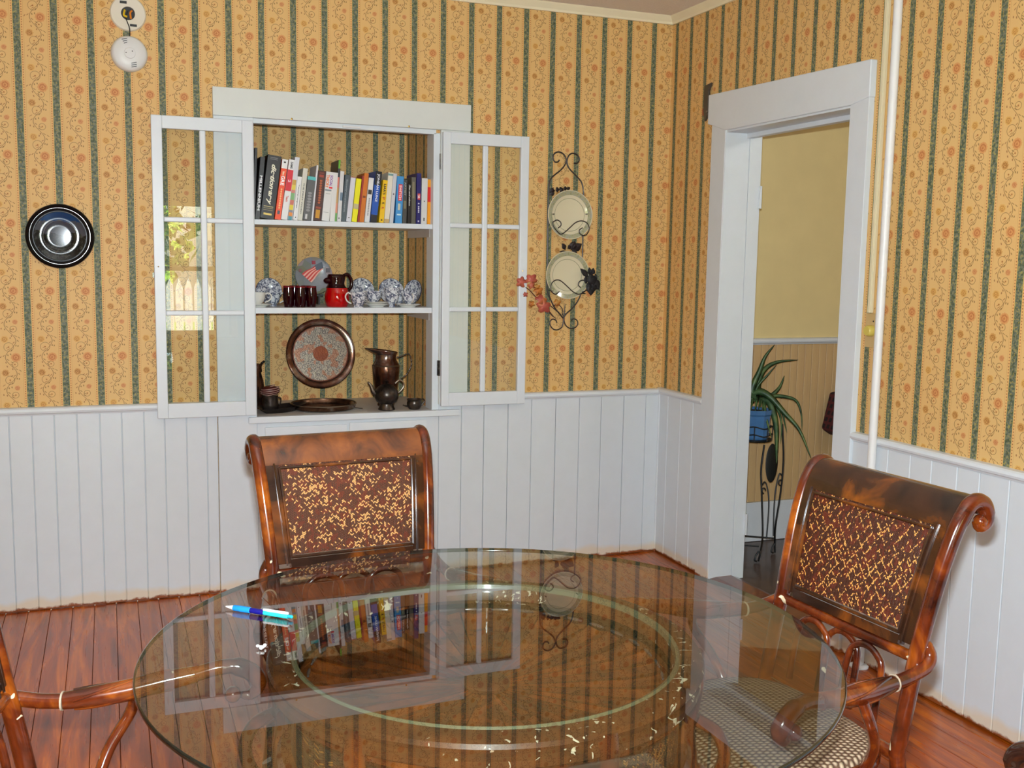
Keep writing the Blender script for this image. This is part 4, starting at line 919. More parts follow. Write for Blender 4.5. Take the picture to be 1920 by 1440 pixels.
t = thing('rope_lidded_mug', 'pewter mug topped with coiled dark red rope, standing in the leaf dish', 'mug', (x, y, bz)); T = Matrix.Translation((x, y, bz))
MB().lathe([(0, 0), (.030, 0), (.035, .006), (.037, .03), (.034, .06), (.036, .072), (.033, .072), (0, .06)], 28, T).build('cup', PEWTER, t, smooth=True)
ROPE = plain('dark_red_rope', rgb(70, 22, 18), .45, coat=.3); ROPL = plain('pale_rope_edge', rgb(168, 130, 120), .5)
MB().sphere((x, y, bz+.092), .038, 20, (1.06, 1, .62)).build('rope_lid', ROPE, t, smooth=True)
for i in range(5):
    z_ = bz+.076+i*.009; rr = .041*math.sqrt(max(.05, 1-((z_-bz-.092)/.026)**2)) if i < 4 else .02
    P = [(x+rr*math.cos(a*PI/16)*1.04, y+rr*math.sin(a*PI/16), z_+.006*math.cos(a*PI/16)) for a in range(32)]
    MB().tube(P, .0016, 6, closed=True).build('rope_edge', ROPL, t, smooth=True)
MB().tube(spline([(x+.034, y, bz+.06), (x+.046, y, bz+.055), (x+.044, y, bz+.035), (x+.033, y, bz+.025)]), .0035, 8).build('handle', PEWTER, t, smooth=True)
y = .26; x = px3(484, y)
t = thing('horn_handled_jug', 'dark copper-brown jug with a curved horn handle, mostly hidden behind the door at left', 'jug', (x, y, SH3)); T = Matrix.Translation((x-.012, y, SH3))
MB().lathe([(0, 0), (.036, 0), (.040, .01), (.043, .08), (.036, .13), (.026, .165), (.030, .205), (.026, .205), (0, .02)], 28, T).build('body', COPPER, t, smooth=True)
MB().tube(spline([aty(a, b_, y) for a, b_ in ((489, 697), (488.5, 688), (491, 681), (496, 677))]), [.006]*14+[.005]*5, 8).build('handle', BLACK, t, smooth=True)
# ================================================================ WROUGHT-IRON PLATE RACK
def z11(x, y, ox=1010, oy=270, s=11.075): return (ox+x/s, oy+y/s)
def onw(pts, y, f=None): return [aty(a, b_, y) for a, b_ in pts]
rack = thing('plate_rack', 'wrought-iron scrolled wall rack holding two cream plates beside the cupboard door', 'plate rack', aty(1058, 616, -.012))
yy = -.012; rr = .0036
L = [z11(*p) for p in ((430, 330), (400, 370), (340, 372), (305, 320), (300, 250), (340, 190), (410, 165), (490, 190), (550, 260), (570, 340), (540, 440), (460, 540), (360, 620), (270, 700), (225, 790), (210, 900), (205, 1050))]
L += [(1028.0, 380), (1027, 440), (1026, 500), (1025.5, 540), (1031, 558), (1040, 577), (1049, 588), (1055, 596)]
MB().tube(spline(onw(L, yy), 4), rr, 8).build('side_rod', IRON, rack, smooth=True)
Rr = [z11(*p) for p in ((710, 390), (690, 345), (730, 400), (800, 400), (845, 330), (820, 250), (760, 205), (690, 195), (630, 235), (595, 310), (590, 400), (630, 500), (710, 590), (800, 680), (880, 780), (915, 880), (930, 1000))][2:]
Rr += [(1094.5, 380), (1093, 440), (1091.5, 500), (1090, 545), (1084, 563), (1074, 577), (1062, 588), (1056, 597)]
MB().tube(spline(onw(Rr, yy), 4), rr, 8).build('side_rod', IRON, rack, smooth=True)
z9 = lambda p: (960+p[0]/9, 470+p[1]/9)
for pts in (((755, 1215), (740, 1175), (690, 1155), (645, 1190), (645, 1260), (700, 1325), (770, 1335), (840, 1290), (865, 1200), (870, 1120), (850, 1060)), ((1085, 1300), (1110, 1240), (1100, 1180), (1050, 1150), (1000, 1160), (1060, 1150), (1110, 1200), (1100, 1270), (1050, 1310), (960, 1310), (900, 1260), (875, 1190), (880, 1110), (905, 1060))[5:] if False else ((1000, 1180), (1040, 1150), (1095, 1175), (1110, 1235), (1070, 1295), (990, 1315), (915, 1270), (880, 1190), (880, 1110), (905, 1060))):
    MB().tube(spline(onw([z9(p) for p in pts], yy), 4), rr*.85, 8).build('bottom_scroll', IRON, rack, smooth=True)
for pts in (((650, 930), (730, 1000), (810, 1070), (865, 1140)), ((630, 1050), (690, 1110), (740, 1140)), ((790, 910), (840, 970), (862, 1060), (868, 1130)), ((895, 900), (890, 980), (885, 1080), (878, 1130)), ((800, 920), (740, 910), (690, 940))):
    MB().tube(spline(onw([z9(p) for p in pts], yy-.004), 4), rr*.6, 6).build('vine_rod', IRON, rack, smooth=True)
for pts in (((250, 640), (330, 600), (400, 640), (400, 720), (350, 745), (400, 720), (400, 640), (330, 600), (250, 645), (270, 720), (340, 810), (400, 855), (470, 820), (560, 740), (660, 650), (760, 615), (850, 640), (905, 710), (905, 790), (860, 860), (800, 880), (740, 840), (735, 780), (790, 740))[8:],):
    q = [(1010+a/9.6, 350+b_/9.6) for a, b_ in ((350, 745), (400, 700), (395, 640), (330, 600), (255, 640))]
    MB().tube(spline(onw(q, -.045), 4), rr*.75, 8).build('plate_holder', IRON, rack, smooth=True)
    q = [(1010+a/9.6, 350+b_/9.6) for a, b_ in pts]
    MB().tube(spline(onw(q, -.045), 4), rr*.75, 8).build('plate_holder', IRON, rack, smooth=True)
q = [z9(p) for p in ((790, 700), (805, 650), (760, 615), (790, 640), (800, 690), (740, 735), (670, 690), (655, 590), (710, 510), (790, 495), (870, 545), (960, 630), (1040, 700), (1130, 735), (1210, 700), (1270, 640), (1270, 560), (1210, 500), (1140, 520), (1120, 580), (1160, 625))[4:]]
MB().tube(spline(onw(q, -.045), 4), rr*.75, 8).build('plate_holder', IRON, rack, smooth=True)
for px, py in ((1032, 402), (1094, 402), (1030, 545), (1090, 550)):
    a = aty(px, py, 0); MB().tube([(a.x, -.0005, a.z), (a.x, -.045, a.z)], rr*.7, 6).build('bracket', IRON, rack)
def leaf(b, base, tip, w, n=Vector((0, -1, 0)), curl=.004):
    base, tip = Vector(base), Vector(tip); d = tip-base; s_ = d.cross(n).normalized()
    ids = [b.vert(base)]
    prof = [(.15, .35), (.35, .9), (.5, 1), (.7, .75), (.88, .35)]
    Lf = [b.vert(base+d*u+s_*w*v+n*curl*v) for u, v in prof]; Rt = [b.vert(base+d*u-s_*w*v+n*curl*v) for u, v in prof]; Md = [b.vert(base+d*u) for u, v in prof]; tp = b.vert(tip)
    b.face((ids[0], Lf[0], Md[0])); b.face((ids[0], Md[0], Rt[0]))
    for i in range(4): b.face((Md[i], Lf[i], Lf[i+1], Md[i+1])); b.face((Md[i+1], Rt[i+1], Rt[i], Md[i]))
    b.face((Md[4], Lf[4], tp)); b.face((Md[4], tp, Rt[4]))
def px_leaf(parent, a, c_, y, w, mat, name='metal_leaf'):
    b = MB(); leaf(b, aty(*a, y), aty(*c_, y-.004), w); return b.build(name, mat, parent, smooth='all', thick=.0012)
IRL = plain('dark_iron_leaf', rgb(36, 26, 26), .5, metal=.2, var=.4)
for a, c_ in (((1030, 362), (1038, 352)), ((1037, 362), (1036, 354)), ((1045, 361), (1044, 350)), ((1052, 359), (1050, 350)), ((1060, 358), (1059, 349)), ((1067, 357), (1064, 350)), ((1030, 366), (1040, 361)), ((1050, 361), (1056, 353))): px_leaf(rack, a, c_, -.022, .010, IRL)
for a, c_, w_ in (((1060, 469), (1054, 456), .012), ((1070, 469), (1078, 452), .020), ((1072, 470), (1091, 457), .020), ((1068, 468), (1066, 459), .010), ((1062, 471), (1048, 472), .005), ((1072, 470), (1082, 474), .010)): px_leaf(rack, a, c_, -.022, w_, IRL)
for (cx, cy, rx, ry, lab) in ((1067.5, 403, 41.5, 46.5, 'upper cream plate with a sage border on the iron rack'), (1063, 516, 39.5, 45, 'lower cream plate with a sage border on the iron rack, beside the black leaf')):
    R = (aty(cx, cy-ry, -.03).z-aty(cx, cy+ry, -.03).z)/2; c = aty(cx, cy, -.022)
    t = thing('plate', lab, 'plate', (c.x, c.y, c.z-R)); T = Matrix.Translation(c) @ Matrix.Rotation(math.radians(88), 4, 'X')
    MB().lathe([(0, .0), (R*.6, 0), (R*.97, .010), (R, .0125), (R*.985, .0145), (R*.965, .0135)], 48, T).build('edge', CREAMC, t, smooth=True)
    MB().lathe([(R*.965, .0135), (R*.80, .0085)], 48, T).build('patterned_border', RIMC, t, smooth='all')
    MB().lathe([(R*.80, .0085), (R*.70, .004), (R*.66, .0028), (0, .0022)], 48, T).build('well', CREAMC, t, smooth='all')
    MB().lathe([(R*.672, .0033), (R*.662, .0042), (R*.652, .0030)], 48, T).build('well_ring', plain('sage_line', rgb(140, 140, 110), .3), t, smooth='all')
# autumn sprig
t = thing('autumn_leaf_sprig', 'sprig of pink and orange artificial oak leaves hooked on the left of the rack', 'leaf sprig', aty(1020, 560, -.05))
MB().tube(spline(onw([z9(p) for p in ((230, 620), (300, 670), (400, 780), (500, 880), (640, 1040), (700, 1110))], -.05)), .0025, 6).build('stem', plain('brown_stem', rgb(90, 52, 40), .7), t)
def oak(parent, c, ang, L_, y, mat, lobes=5):
    """one lobed leaf outline"""
    c = aty(*c, y); P = []; m = 28
    for i in range(m):
        a = 2*PI*i/m; r_ = L_*(.62+.38*abs(math.cos(lobes*a/2)))*(1.0 if abs(a-PI) > .4 else .6)
        P.append(Vector((c.x+math.cos(a+ang)*r_, y-.006*math.cos(2*a), c.z+math.sin(a+ang)*r_*.9)))
    b = MB(); ce = b.vert((c.x, y-.004, c.z)); ids = [b.vert(p) for p in P]
    for i in range(m): b.face((ce, ids[(i+1) % m], ids[i]))
    return b.build('leaf', mat, parent, smooth='all', thick=.0012)
for c_, a, L_, mt in (((160, 530), 2.6, .030, DRYLEAF), ((330, 490), 1.0, .032, DRYLEAF), ((225, 740), 3.0, .014, DRYLEAF), ((440, 680), .6, .026, ORLEAF), ((480, 840), .2, .032, DRYLEAF), ((540, 940), -.9, .038, DRYLEAF), ((330, 900), 3.4, .018, ORLEAF), ((330, 590), 1.8, .020, DRYLEAF), ((420, 610), .4, .016, ORLEAF), ((760, 880), .5, .020, ORLEAF)):
    oak(t, z9(c_), a, L_, -.055-rb.uniform(0, .01), mt)
t = thing('black_silk_leaf', 'black drooping artificial flower at the right of the lower plate', 'artificial flower', aty(1105, 530, -.055))
BLK = plain('black_silk', rgb(16, 14, 18), .6)
for pa, pb, w_ in (((1290, 450), (1150, 300), .014), ((1310, 420), (1300, 280), .012), ((1340, 420), (1375, 290), .014), ((1380, 450), (1440, 440), .018), ((1350, 470), (1470, 660), .024), ((1330, 520), (1330, 760), .024), ((1300, 520), (1280, 700), .016), ((1350, 560), (1400, 680), .018), ((1250, 420), (1240, 560), .012), ((1320, 380), (1360, 600), .028), ((1300, 440), (1400, 560), .024)):
    px_leaf(t, z9(pa), z9(pb), -.06, w_, BLK, 'petal')
MB().tube(onw([z9((1180, 700)), z9((1290, 660)), z9((1320, 560))], -.05), .002, 6).build('stem', BLK, t)
# ================================================================ PLANT STAND in the hall
base = Vector((.48, -.28, 0)); dref = (base-CAM).dot(FW)
def atd(px, py, dd=0): r = ray(px, py); return CAM + r*(dref+dd)
st = thing('plant_stand', 'tall black wrought-iron plant stand in the hall beyond the doorway', 'plant stand', (.40, -.30, 0))
fl_ = atz(1422, 1052, .006); fr_ = atz(1453, 1036, .006)
back = Vector((-.13, .09, 0))
def leg(pts, foot): 
    P = [foot]+[p for p in pts]; MB().tube(spline(P, 5), .0048, 8).build('leg', IRONB, st, smooth=True)
TL, TR = atz(1433, 832, .575), atz(1472, 795, .64)
leg([fl_+Vector((.010, .0, .05)), atd(1430, 1000), atd(1428, 920), atd(1427, 880), atd(1433, 834)], fl_)
leg([fr_+Vector((-.004, 0, .06)), atd(1454, 985, .0), atd(1464, 920), atd(1469, 860), atd(1467, 795)], fr_)
for s_, ft in ((fl_, -1), (fr_, 1)):
    P = [s_+Vector((-.0, 0, .05)), s_+Vector((-.016, 0, .03)), s_+Vector((-.022, 0, .006)), s_+Vector((-.01, 0, .0))]
    MB().tube(spline(P), .0045, 6).build('scroll_foot', IRONB, st, smooth=True)
MB().tube(spline([atd(1437, 1010), atd(1441, 960), atd(1441, 930), atd(1437, 908), atd(1433, 904), atd(1430, 909)]), .0036, 6).build('inner_rod', IRONB, st, smooth=True)
MB().tube(spline([atd(1450, 1005), atd(1451, 960), atd(1454, 920), atd(1460, 892), atd(1463, 888), atd(1466, 892)]), .0036, 6).build('inner_rod', IRONB, st, smooth=True)
for px, py in ((1432, 920), (1463, 905)):
    c = atd(px, py); MB().tube([c+Vector((.010*math.cos(a*PI/6), 0, .014*math.sin(a*PI/6))) for a in range(10)], .0035, 6).build('scroll', IRONB, st, smooth=True)
bl_ = fl_+back*1.6; br_ = fr_+back*1.6
for f_ in (bl_, br_): MB().tube(spline([f_, f_+Vector((0, 0, .3)), f_+Vector((.02, -.01, .57))]), .0048, 8).build('leg', IRONB, st, smooth=True)
MB().tube([fl_+Vector((0, 0, .075)), bl_+Vector((0, 0, .075))], .004, 6).build('stretcher', IRONB, st); MB().tube([fr_+Vector((0, 0, .075)), br_+Vector((0, 0, .075))], .004, 6).build('stretcher', IRONB, st)
# oval pierced panel
c = atd(1446, 868); b = MB()
b.lathe([(0, .0), (.033, .001), (.037, .004), (.033, .007), (0, .008)], 28, Matrix.Translation(c) @ Matrix.Diagonal((1, 1, 2.7, 1)) @ RX); b.build('oval_panel', plain('cast_iron_panel', rgb(28, 30, 28), .5, bump=.9, bscale=120), st, smooth=True)
pc_ = atd(1416, 800); pc_.z = 0
tc = Vector((pc_.x-.005, pc_.y, .585))
MB().lathe([(0, 0), (.085, 0), (.088, .004), (.088, .010), (0, .010)], 28, Matrix.Translation(tc)).build('tray', IRONB, st, smooth=True)
for h_ in (.035, .075):
    P = [(tc.x+.092*math.cos(a*PI/20), tc.y+.092*math.sin(a*PI/20), tc.z+h_+.006*math.sin(a*PI/20*5)) for a in range(40)]; MB().tube(P, .0034, 6, closed=True).build('basket_ring', IRONB, st, smooth=True)
for i in range(8):
    a = i*PI/4+.2; MB().tube([(tc.x+.088*math.cos(a), tc.y+.088*math.sin(a), tc.z+.004), (tc.x+.093*math.cos(a), tc.y+.093*math.sin(a), tc.z+.080)], .003, 6).build('basket_rod', IRONB, st)
pot = thing('plant_pot', 'blue glazed pot with a drooping aloe on the black stand', 'potted plant', (tc.x, tc.y, tc.z+.0105)); T = Matrix.Translation((tc.x, tc.y, tc.z+.0105))
b = MB(); b.lathe([(0, 0), (.070, 0), (.076, .01), (.082, .12), (.088, .128), (.088, .15), (.082, .15), (.076, .13), (0, .125)], 12, T); b.build('pot', BLUEPOT, pot, smooth=False, bevel=.001)
MB().lathe([(0, .136), (.078, .136)], 20, T).build('soil', plain('soil', rgb(40, 30, 24), .95), pot)
def blade(px_pts, w, name='leaf', dd=0, curl=.35):
    P = spline([atd(a, b_, dd*(i/(len(px_pts)-1))) for i, (a, b_) in enumerate(px_pts)], 5); m = len(P); b = MB(); rows = []
    for i, p in enumerate(P):
        t_ = (P[min(i+1, m-1)]-P[max(i-1, 0)]).normalized(); s_ = t_.cross(-FW).normalized(); u = i/(m-1)
        ww = w*(1-u)**.7*(1 if u > .08 else .8)+.0008; nn_ = s_.cross(t_)
        rows.append([b.vert(p-s_*ww-nn_*ww*curl), b.vert(p+nn_*ww*.18), b.vert(p+s_*ww-nn_*ww*curl), b.vert(p-nn_*ww*.5)])
    for A, B_ in zip(rows[:-1], rows[1:]):
        for j in range(4): b.face((A[j], B_[j], B_[(j+1) % 4], A[(j+1) % 4]))
    b.face(rows[0]); b.face(rows[-1][::-1]); return b.build(name, ALOE, pot, smooth='all')
zz = lambda x, y: (1380+x/6.545, 640+y/6.545)
blade([zz(190, 760), zz(210, 560), zz(290, 370), zz(360, 190), zz(475, 40)], .020, dd=-.02)
blade([zz(240, 740), zz(290, 460), zz(380, 320), zz(530, 250), zz(765, 228)], .019, dd=.05)
blade([zz(230, 700), zz(270, 550), zz(400, 400), zz(500, 285)], .009, dd=-.04)
blade([zz(330, 760), zz(440, 670), zz(540, 560), zz(595, 420)], .016, dd=.05)
blade([zz(300, 740), zz(430, 675), zz(600, 680), zz(740, 730), zz(800, 880), zz(812, 1090)], .012, dd=.0)
blade([zz(200, 650), zz(300, 620), zz(430, 690), zz(590, 870), zz(780, 1090), zz(925, 1440)], .023, dd=-.10)
blade([zz(280, 720), zz(400, 730), zz(470, 900), zz(500, 1100), zz(500, 1330), zz(500, 1500)], .023, dd=-.12)
blade([zz(350, 700), zz(355, 830), zz(390, 1010), zz(440, 1190)], .010, dd=-.12)
blade([zz(420, 700), zz(520, 850), zz(560, 1010), zz(548, 1260)], .009, dd=-.08)
blade([zz(430, 720), zz(560, 860), zz(600, 1010), zz(625, 1120)], .007, dd=-.05)
blade([zz(260, 700), zz(120, 640), zz(0, 700), zz(-60, 850)], .018, dd=-.05)
blade([zz(230, 700), zz(80, 560), zz(-50, 480)], .016, dd=.05)
for a in ((190, 800), (240, 830), (285, 790), (310, 760), (160, 780), (330, 800)): blade([zz(a[0]+20, 700), zz(*a), zz(a[0]-10, a[1]+60)], .006, dd=-.09)
# plaid cloth at the right edge of the doorway view
p = atx(1556, 782, .62); x0, y0 = p.x, p.y
def plaid():
    q = NT('dark_plaid'); S = q.sep(q.pos()); a = q.m('FRACT', q.m('MULTIPLY', S[2], 28)); c_ = q.m('FRACT', q.m('MULTIPLY', q.m('ADD', S[0], S[1]), 28))
    return q.bsdf(q.mix(q.m('GREATER_THAN', q.m('MAXIMUM', a, c_), .6), rgb(30, 18, 22), rgb(84, 28, 30)), .85)
top = aty(1572, 738, -.13); bot = aty(1558, 812, -.13)
t = thing('plaid_bag', 'dark red plaid cloth bag hanging in the hall at the right edge of the doorway', 'bag', (top.x+.12, -.09, bot.z))
b = MB(); b.poly([(top.x+.01, -.15, top.z), (bot.x, -.15, bot.z+.01), (bot.x+.05, -.15, bot.z-.02), (bot.x+.26, -.15, bot.z-.02), (top.x+.24, -.15, top.z)], (0, 1, 0), .11)
b.build('bag_body', plaid(), t, bevel=.015)
MB().tube(spline([(top.x+.06, -.09, top.z), (top.x+.12, -.03, top.z+.12), (top.x+.18, -.09, top.z)]), .006, 8).build('strap', pc(60, 28, 30), t)
MB().tube([(top.x+.12, -.0005, top.z+.118), (top.x+.12, -.04, top.z+.112)], .005, 6).build('hook', IRONB, t)
# ================================================================ DINING TABLE
TX, TY = -1.936, -2.812
DX, DYc = -1.938, -2.785            # the drum stands a touch nearer the wall than the glass
tab = thing('dining_table', 'round glass-topped table on a carved wooden drum base with a sunburst inside', 'table', (TX, TY, 0))
T = Matrix.Translation((TX, TY, 0))
b = MB(); R = .635
b.lathe([(R-.003, .76), (0, .76)], 128, T); b.mi = 1; b.lathe([(0, .7505), (R-.003, .7505)], 128, T)
b.build('glass_top', [TGLASS, TCLEAR], tab, smooth='all')
MB().lathe([(R-.003, .76), (R-.0008, .7592), (R, .758), (R, .7525), (R-.0008, .7513), (R-.003, .7505)], 128, T).build('glass_edge', EDGEG, tab, smooth=True)
TD = Matrix.Translation((DX, DYc, 0))
MB().lathe([(.352, .712), (.356, .736), (.362, .7445), (.392, .7455), (.405, .741), (.409, .734), (.405, .726), (.398, .724), (.396, .716), (.404, .712), (.404, .700), (.392, .694), (.352, .694)], 96, TD).build('top_ring', RINGW, tab, smooth=True)
MB().lathe([(.353, .738), (.356, .7465), (.362, .7490), (.365, .745)], 96, TD).build('bumper_ring', plain('olive_bumper', rgb(120, 120, 92), .35, coat=.3), tab, smooth=True)
MB().lathe([(0, .655), (.353, .655), (.353, .662), (0, .662)], 64, TD).build('drum_floor', TABW, tab, smooth=True)
NW = 36
for i in range(NW):
    a0, a1 = 2*PI*i/NW+.006, 2*PI*(i+1)/NW-.006; am = (a0+a1)/2
    b = MB(); rr = [(.045, .664), (.15, .668), (.28, .676), (.325, .684), (.340, .690)]
    rows = []
    for r_, z_ in rr:
        rows.append([b.vert((DX+r_*math.cos(a), DYc+r_*math.sin(a), z_-(.006*(r_/.34) if k_ == 1 else 0))) for k_, a in enumerate((a0, am, a1))]+
                    [b.vert((DX+r_*math.cos(a), DYc+r_*math.sin(a), .662)) for a in (a1, a0)])
    for A, B_ in zip(rows[:-1], rows[1:]):
        for j in range(5): b.face((A[j], B_[j], B_[(j+1) % 5], A[(j+1) % 5]))
    b.face(rows[0][::-1]); b.face(rows[-1]); b.build('sunburst_slat', FAN, tab)
LIPGLINT = plain('lip_glint', rgb(120, 110, 110), .12, .5, coat=.6)  # pale polished grey stands in for flash glints on the slat lips
for i in range(NW):
    a = 2*PI*(i+.5)/NW; da = .055
    P = [(DX+.334*math.cos(a+s_), DYc+.334*math.sin(a+s_), .697) for s_ in (-da, 0, da)]; MB().tube(P, [.002, .004, .002], 8).build('petal_lip', LIPGLINT, tab, smooth=True)
MB().lathe([(0, .664), (.044, .664), (.046, .670), (.036, .678), (0, .680)], 32, TD).build('sunburst_boss', TABW, tab, smooth=True)
# drum side: six bays between posts
NP = 6; A0 = math.radians(159)
MB().lathe([(.352, .56), (.360, .56), (.360, .694), (.352, .694)], 96, TD).build('drum_wall', TABW, tab, smooth=True)
for z0, z1, r0 in ((.672, .694, .384), (.545, .572, .384)): MB().lathe([(.358, z0), (r0, z0), (r0+.008, (z0+z1)/2), (r0, z1), (.358, z1)], 96, TD).build('drum_rail', MAHOG if z0 > .6 else TABW, tab, smooth=True)
for i in range(NP):
    a = A0+i*2*PI/NP; ca, sa = math.cos(a), math.sin(a)
    P = [(.395, .735), (.400, .70), (.396, .65), (.385, .58), (.392, .50), (.372, .38), (.30, .24), (.28, .14), (.33, .055), (.40, .018)]
    MB().tube(spline([(DX+r_*ca, DYc+r_*sa, z_) for r_, z_ in P], 5), [.019]*20+[.022]*10+[.019]*8+[.017]*8, 10).build('leg', MAHOG, tab, smooth=True)
    P = [(.405, .60), (.445, .575), (.462, .53), (.450, .485), (.425, .47), (.410, .485), (.418, .505)]
    MB().tube(spline([(DX+r_*ca, DYc+r_*sa, z_) for r_, z_ in P], 5), .013, 10).build('leg_scroll', MAHOG, tab, smooth=True)
    # panel bay
    b0, b1 = a+.10, a+2*PI/NP-.10; m = 12
    b = MB()
    def bay(u, v, r_=.366): t_ = b0+(b1-b0)*u; return (DX+r_*math.cos(t_), DYc+r_*math.sin(t_), .576+.092*v)
    o = MB().grid(bay, m, 1).build('cane_panel' if i % 2 == 0 else 'plain_panel', CANET if i % 2 == 0 else DARKW, tab, smooth='all')
    for t_ in (b0, b1):
        MB().tube([(DX+.374*math.cos(t_), DYc+.374*math.sin(t_), z_) for z_ in (.572, .672)], .008, 8).build('stile', TABW, tab, smooth=True)
    if i % 2:
        for s_ in (1, -1):
            P = [(DX+.374*math.cos(b0+(b1-b0)*u), DYc+.374*math.sin(b0+(b1-b0)*u), .622+s_*(u-.5)*.084) for u in [k/8 for k in range(9)]]
            MB().tube(P, .0055, 8).build('lattice_bar', MAHOG, tab, smooth=True)
MB().lathe([(0, .09), (.285, .09), (.30, .10), (.285, .112), (0, .112)], 64, TD).build('lower_shelf', TABW, tab, smooth=True)
# pen and paper crumb on the glass
pA, pB = atz(423, 1137, .7665), atz(550, 1157, .7665); pA.z = pB.z = .7665; d = (pB-pA); Lp = d.length
pen = thing('ballpoint_pen', 'blue ballpoint pen with a white tip and clip lying on the glass table', 'pen', (pA.x, pA.y, .76))
TP = Matrix.Translation(pA) @ d.to_track_quat('Z', 'Y').to_matrix().to_4x4()
def seg(prof, mat, name): MB().lathe([(r_, z_*Lp) for r_, z_ in prof], 16, TP).build(name, mat, pen, smooth=True)
seg([(0, 0), (.0012, .005), (.0038, .09), (.0048, .12)], pc(235, 235, 235), 'tip')
seg([(.0048, .12), (.0060, .13), (.0062, .25), (.0060, .37), (.0052, .375)], pc(20, 140, 225), 'grip')
seg([(.0052, .375), (.0054, .38), (.0052, .57), (.0050, .575)], pc(10, 10, 120), 'barrel')
seg([(.0050, .575), (.0052, .58), (.0050, .92), (.0044, .925)], pc(40, 190, 190), 'sleeve')
seg([(.003, .925), (.0032, .93), (.0032, .98), (0, 1.0)], pc(30, 170, 200), 'button')
P = [TP @ Vector((-.001, .0062, z_*Lp)) for z_ in (.57, .65, .75, .85, .93)]; MB().tube(P, [.0022, .003, .0028, .003, .0026], 8).build('clip', pc(235, 235, 235), pen, smooth=True)
c = atz(490, 1213, .765)
cr = thing('paper_crumb', 'tiny crumpled white paper scrap on the glass near the pen', 'paper scrap', (c.x, c.y, .76))
b = MB(); rr = random.Random(2)
for i in range(7):
    p = Vector((c.x+rr.uniform(-.007, .007), c.y+rr.uniform(-.007, .007), .7638+rr.uniform(0, .003))); b.sphere(p, .0035, 6, (1, 1, .8))
b.build('scrap', pc(225, 225, 222, .8), cr)
# ================================================================ CHAIRS
CREST1 = chair_wood('burnished_orange_crest', rgb(56, 30, 18), rgb(116, 62, 26), rgb(150, 82, 30), 9, False, .25)
PROF = [(-.040, .44), (-.030, .50), (-.015, .58), (.0, .653), (.018, .74), (.042, .84), (.066, .915), (.084, .952), (.102, .975), (.124, .983), (.144, .975), (.155, .955)]
def prof_s(n=8):
    return [Vector((0, y, z)) for (_, y, z) in [tuple(v) for v in spline([(0, y, z) for y, z in PROF], n)]]
PS = prof_s()
def at_z(z):
    for a, b_ in zip(PS[:-1], PS[1:]):
        if a.z <= z <= b_.z: u = (z-a.z)/max(1e-6, b_.z-a.z); return a.y+(b_.y-a.y)*u
    return PS[-1].y
def half_w(s):   # s: index along PS 0..1 ; narrow at the seat, wide at the crest
    z = min(s.z, .96); return .203+(z-.653)*.068 if z > .653 else .205
